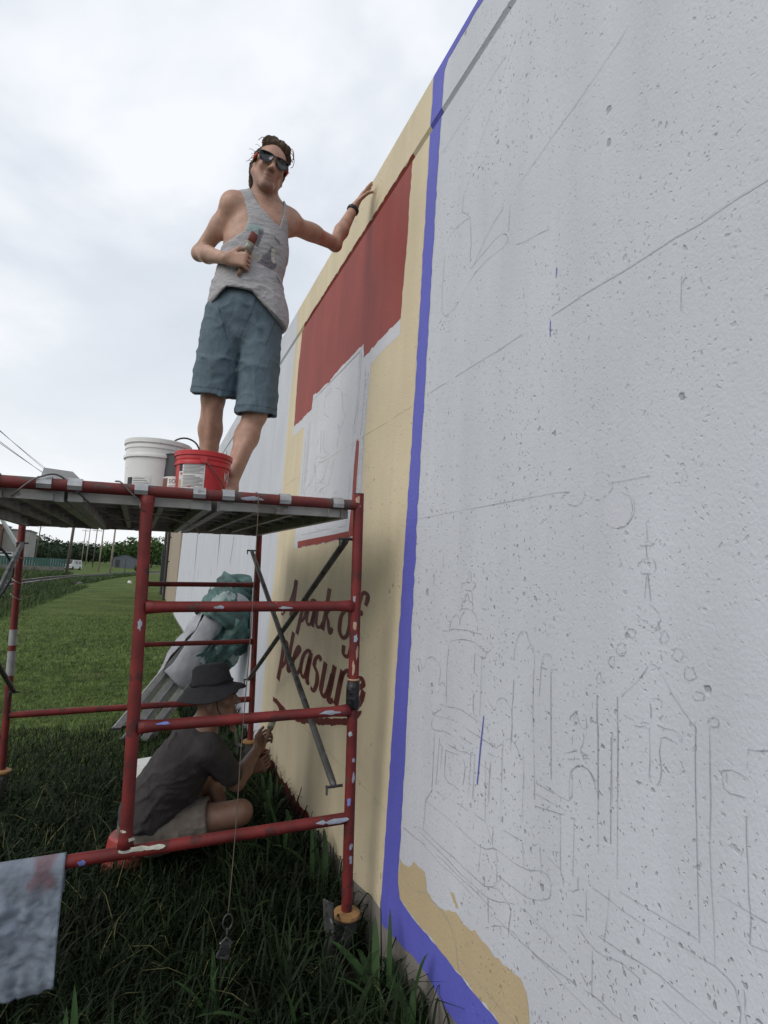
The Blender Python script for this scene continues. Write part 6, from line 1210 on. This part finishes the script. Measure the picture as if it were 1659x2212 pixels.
def grass_obj(name, sets, m, label):
    Vs, Fs = [], []; k = 0
    for V, Q, Tr in sets:
        Vs.append(V); Fs += (Q+k).tolist()+(Tr+k).tolist(); k += len(V)
    me = bpy.data.meshes.new(name); me.from_pydata(np.concatenate(Vs).tolist(), [], Fs); me.update(); me.polygons.foreach_set('use_smooth', [True]*len(me.polygons)); me.materials.append(m); o = bpy.data.objects.new(name, me); COL.objects.link(o)
    return tag(o, label, 'grass', kind='stuff')
def blade_mat(name, col, var):
    m = mat(name, col, .7, var, 3.0, spec=.25); n = m.node_tree.nodes; l = m.node_tree.links
    b = n['Principled BSDF']; tr = n.new('ShaderNodeBsdfTranslucent'); mxs = n.new('ShaderNodeMixShader'); mxs.inputs[0].default_value = .18
    l.new(b.inputs['Base Color'].links[0].from_socket, tr.inputs[0]); l.new(b.outputs[0], mxs.inputs[1]); l.new(tr.outputs[0], mxs.inputs[2]); l.new(mxs.outputs[0], n['Material Output'].inputs[0]); return m
M_bl_shaded = blade_mat('shaded_rank_grass', (.0115, .0235, .0065), .6); M_bl = blade_mat('lawn_grass', (.11, .16, .045), .5); M_weed = blade_mat('broad_weed_leaf', (.032, .068, .02), .4); M_straw = blade_mat('dry_straw', (.20, .18, .08), .3)  # rank grass colour darkened to paint in the shade below the deck
g = np.random.default_rng(3)
inwall = lambda x, y, r: (x < .955) & (np.hypot(x-.82, y-2.2) > .13)
grass_obj('rank_grass', [blades(70000, (-2.9, .955), (1.2, 6.4), .05, .13, .007, g, lambda x, y, r: inwall(x, y, r) & (r.random(len(x)) < np.clip(1.15-np.maximum((y-3.4)/3.0, (-1.3-x)/1.6), 0, 1)), .9), blades(9000, (-1.9, .95), (1.2, 4.6), .12, .22, .008, g, inwall, .8), blades(5000, (.45, .95), (1.2, 7.5), .15, .32, .010, g, inwall, .7)], M_bl_shaded, 'rank grass under and around the scaffold, shade painted into its colour')
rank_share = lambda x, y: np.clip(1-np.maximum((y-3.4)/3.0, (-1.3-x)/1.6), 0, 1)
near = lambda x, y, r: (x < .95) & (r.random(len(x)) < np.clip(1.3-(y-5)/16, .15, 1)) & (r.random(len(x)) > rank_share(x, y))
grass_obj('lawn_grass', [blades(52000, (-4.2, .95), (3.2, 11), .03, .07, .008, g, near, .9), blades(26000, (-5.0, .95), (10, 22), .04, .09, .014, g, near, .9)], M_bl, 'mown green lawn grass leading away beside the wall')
grass_obj('trackside_weeds', [blades(16000, (-6.8, -3.6), (9, 45), .12, .42, .022, g, lambda x, y, r: r.random(len(x)) < .35+.65*np.exp(-((x+5.0)/.9)**2), .6), blades(9000, (-6.3, -5.2), (14, 70), .25, .55, .03, g, None, .5), blades(16000, (-6.4, -1), (55, 112), .2, .5, .07, g, lambda x, y, r: np.abs(x-(-7.15+.0009*np.maximum(0, y-38)**2)-1.75) < .85, .5), blades(9000, (-16, -8.8), (40, 85), .2, .7, .06, g, None, .5)], blade_mat('trackside_weed_leaf', (.05, .08, .026), .5), 'taller rough weeds along the railway')
grass_obj('dry_grass', [blades(700, (-1.8, .9), (1.3, 4.4), .10, .2, .004, g, inwall, 1.4), blades(500, (-6.3, -4.2), (10, 40), .2, .4, .02, g, None, 1)], M_straw, 'scattered dry straw-coloured grass stalks')
def weed(x, y, nb, lmin, lmax, w, seed, label, m=M_weed, up=.7):
    r_ = random.Random(seed); t = thing('weed_clump', label, 'weed', group='broad-leaved weeds along the foot of the wall')
    for i in range(nb):
        a = r_.uniform(0, 2*math.pi); L = r_.uniform(lmin, lmax); ww = w*r_.uniform(.7, 1.2); z = float(gz(x, y))-.01; mb = MB(); n = 9; p = Vector((x+r_.uniform(-.05, .05), y+r_.uniform(-.06, .06), z)); el = r_.uniform(up, 1.45); d = Vector((math.cos(a), math.sin(a), 0))
        if d.x > .2: d.x *= .25
        curl = r_.uniform(.8, 2.4)*L; side = Vector((-math.sin(a), math.cos(a), 0))
        for q in range(n):
            tt = q/(n-1); wd = ww*(math.sin(math.pi*min(1, .18+.82*tt)))**.7*(1 if q < n-1 else .03)
            lift = Vector((0, 0, wd*.18)); mb.v += [p-side*wd/2+lift, p, p+side*wd/2+lift]
            e2 = el-curl*tt**1.5*2.0; p = p+(d*math.cos(e2)+Vector((0, 0, math.sin(e2))))*(L/(n-1))
            if q: k = 3*q; mb.f += [(k-3, k-2, k+1, k), (k-2, k-1, k+2, k+1)]
        mb.v = [(min(v_[0], face_x(v_[2])-.008), v_[1], max(v_[2], z+.005)) for v_ in mb.v]
        mb.build('leaf', m, t, True)
WS = [(.80, 3.05, 16, .25, .48, .030, 'weed clump with arching leaves before the yellow field, behind the caster'), (.72, 3.35, 14, .25, .5, .032, 'tall weed clump by the dark red paint patch'), (.86, 2.72, 12, .2, .4, .026, 'weed clump close to the wall just left of the front caster'), (.68, 2.55, 10, .2, .38, .024, 'loose weed clump left of the front caster'), (.55, 1.95, 14, .18, .34, .022, 'weed clump in front of the front caster'), (.86, 1.90, 9, .22, .40, .03, 'weed clump by the bare concrete, right of the front caster'), (.90, 1.78, 8, .25, .46, .034, 'weed with broad dark leaves in front of the blue border'), (.35, 2.15, 12, .15, .3, .02, 'low weed clump at the bottom of the picture under the front tube'), (-.1, 2.05, 10, .15, .28, .02, 'low weed clump at the bottom left of centre'), (.84, 4.2, 14, .25, .5, .03, 'weed clump at the wall behind the seated man\'s hands'), (.78, 5.0, 14, .22, .42, .028, 'weed clump at the wall between the seated man and the canopy'), (.85, 3.7, 12, .25, .45, .028, 'weed clump under the painted flourish')]
for i, (x, y, nb, a, b, w, lb) in enumerate(WS): weed(x, y, nb, a, b, w, 50+i, lb)
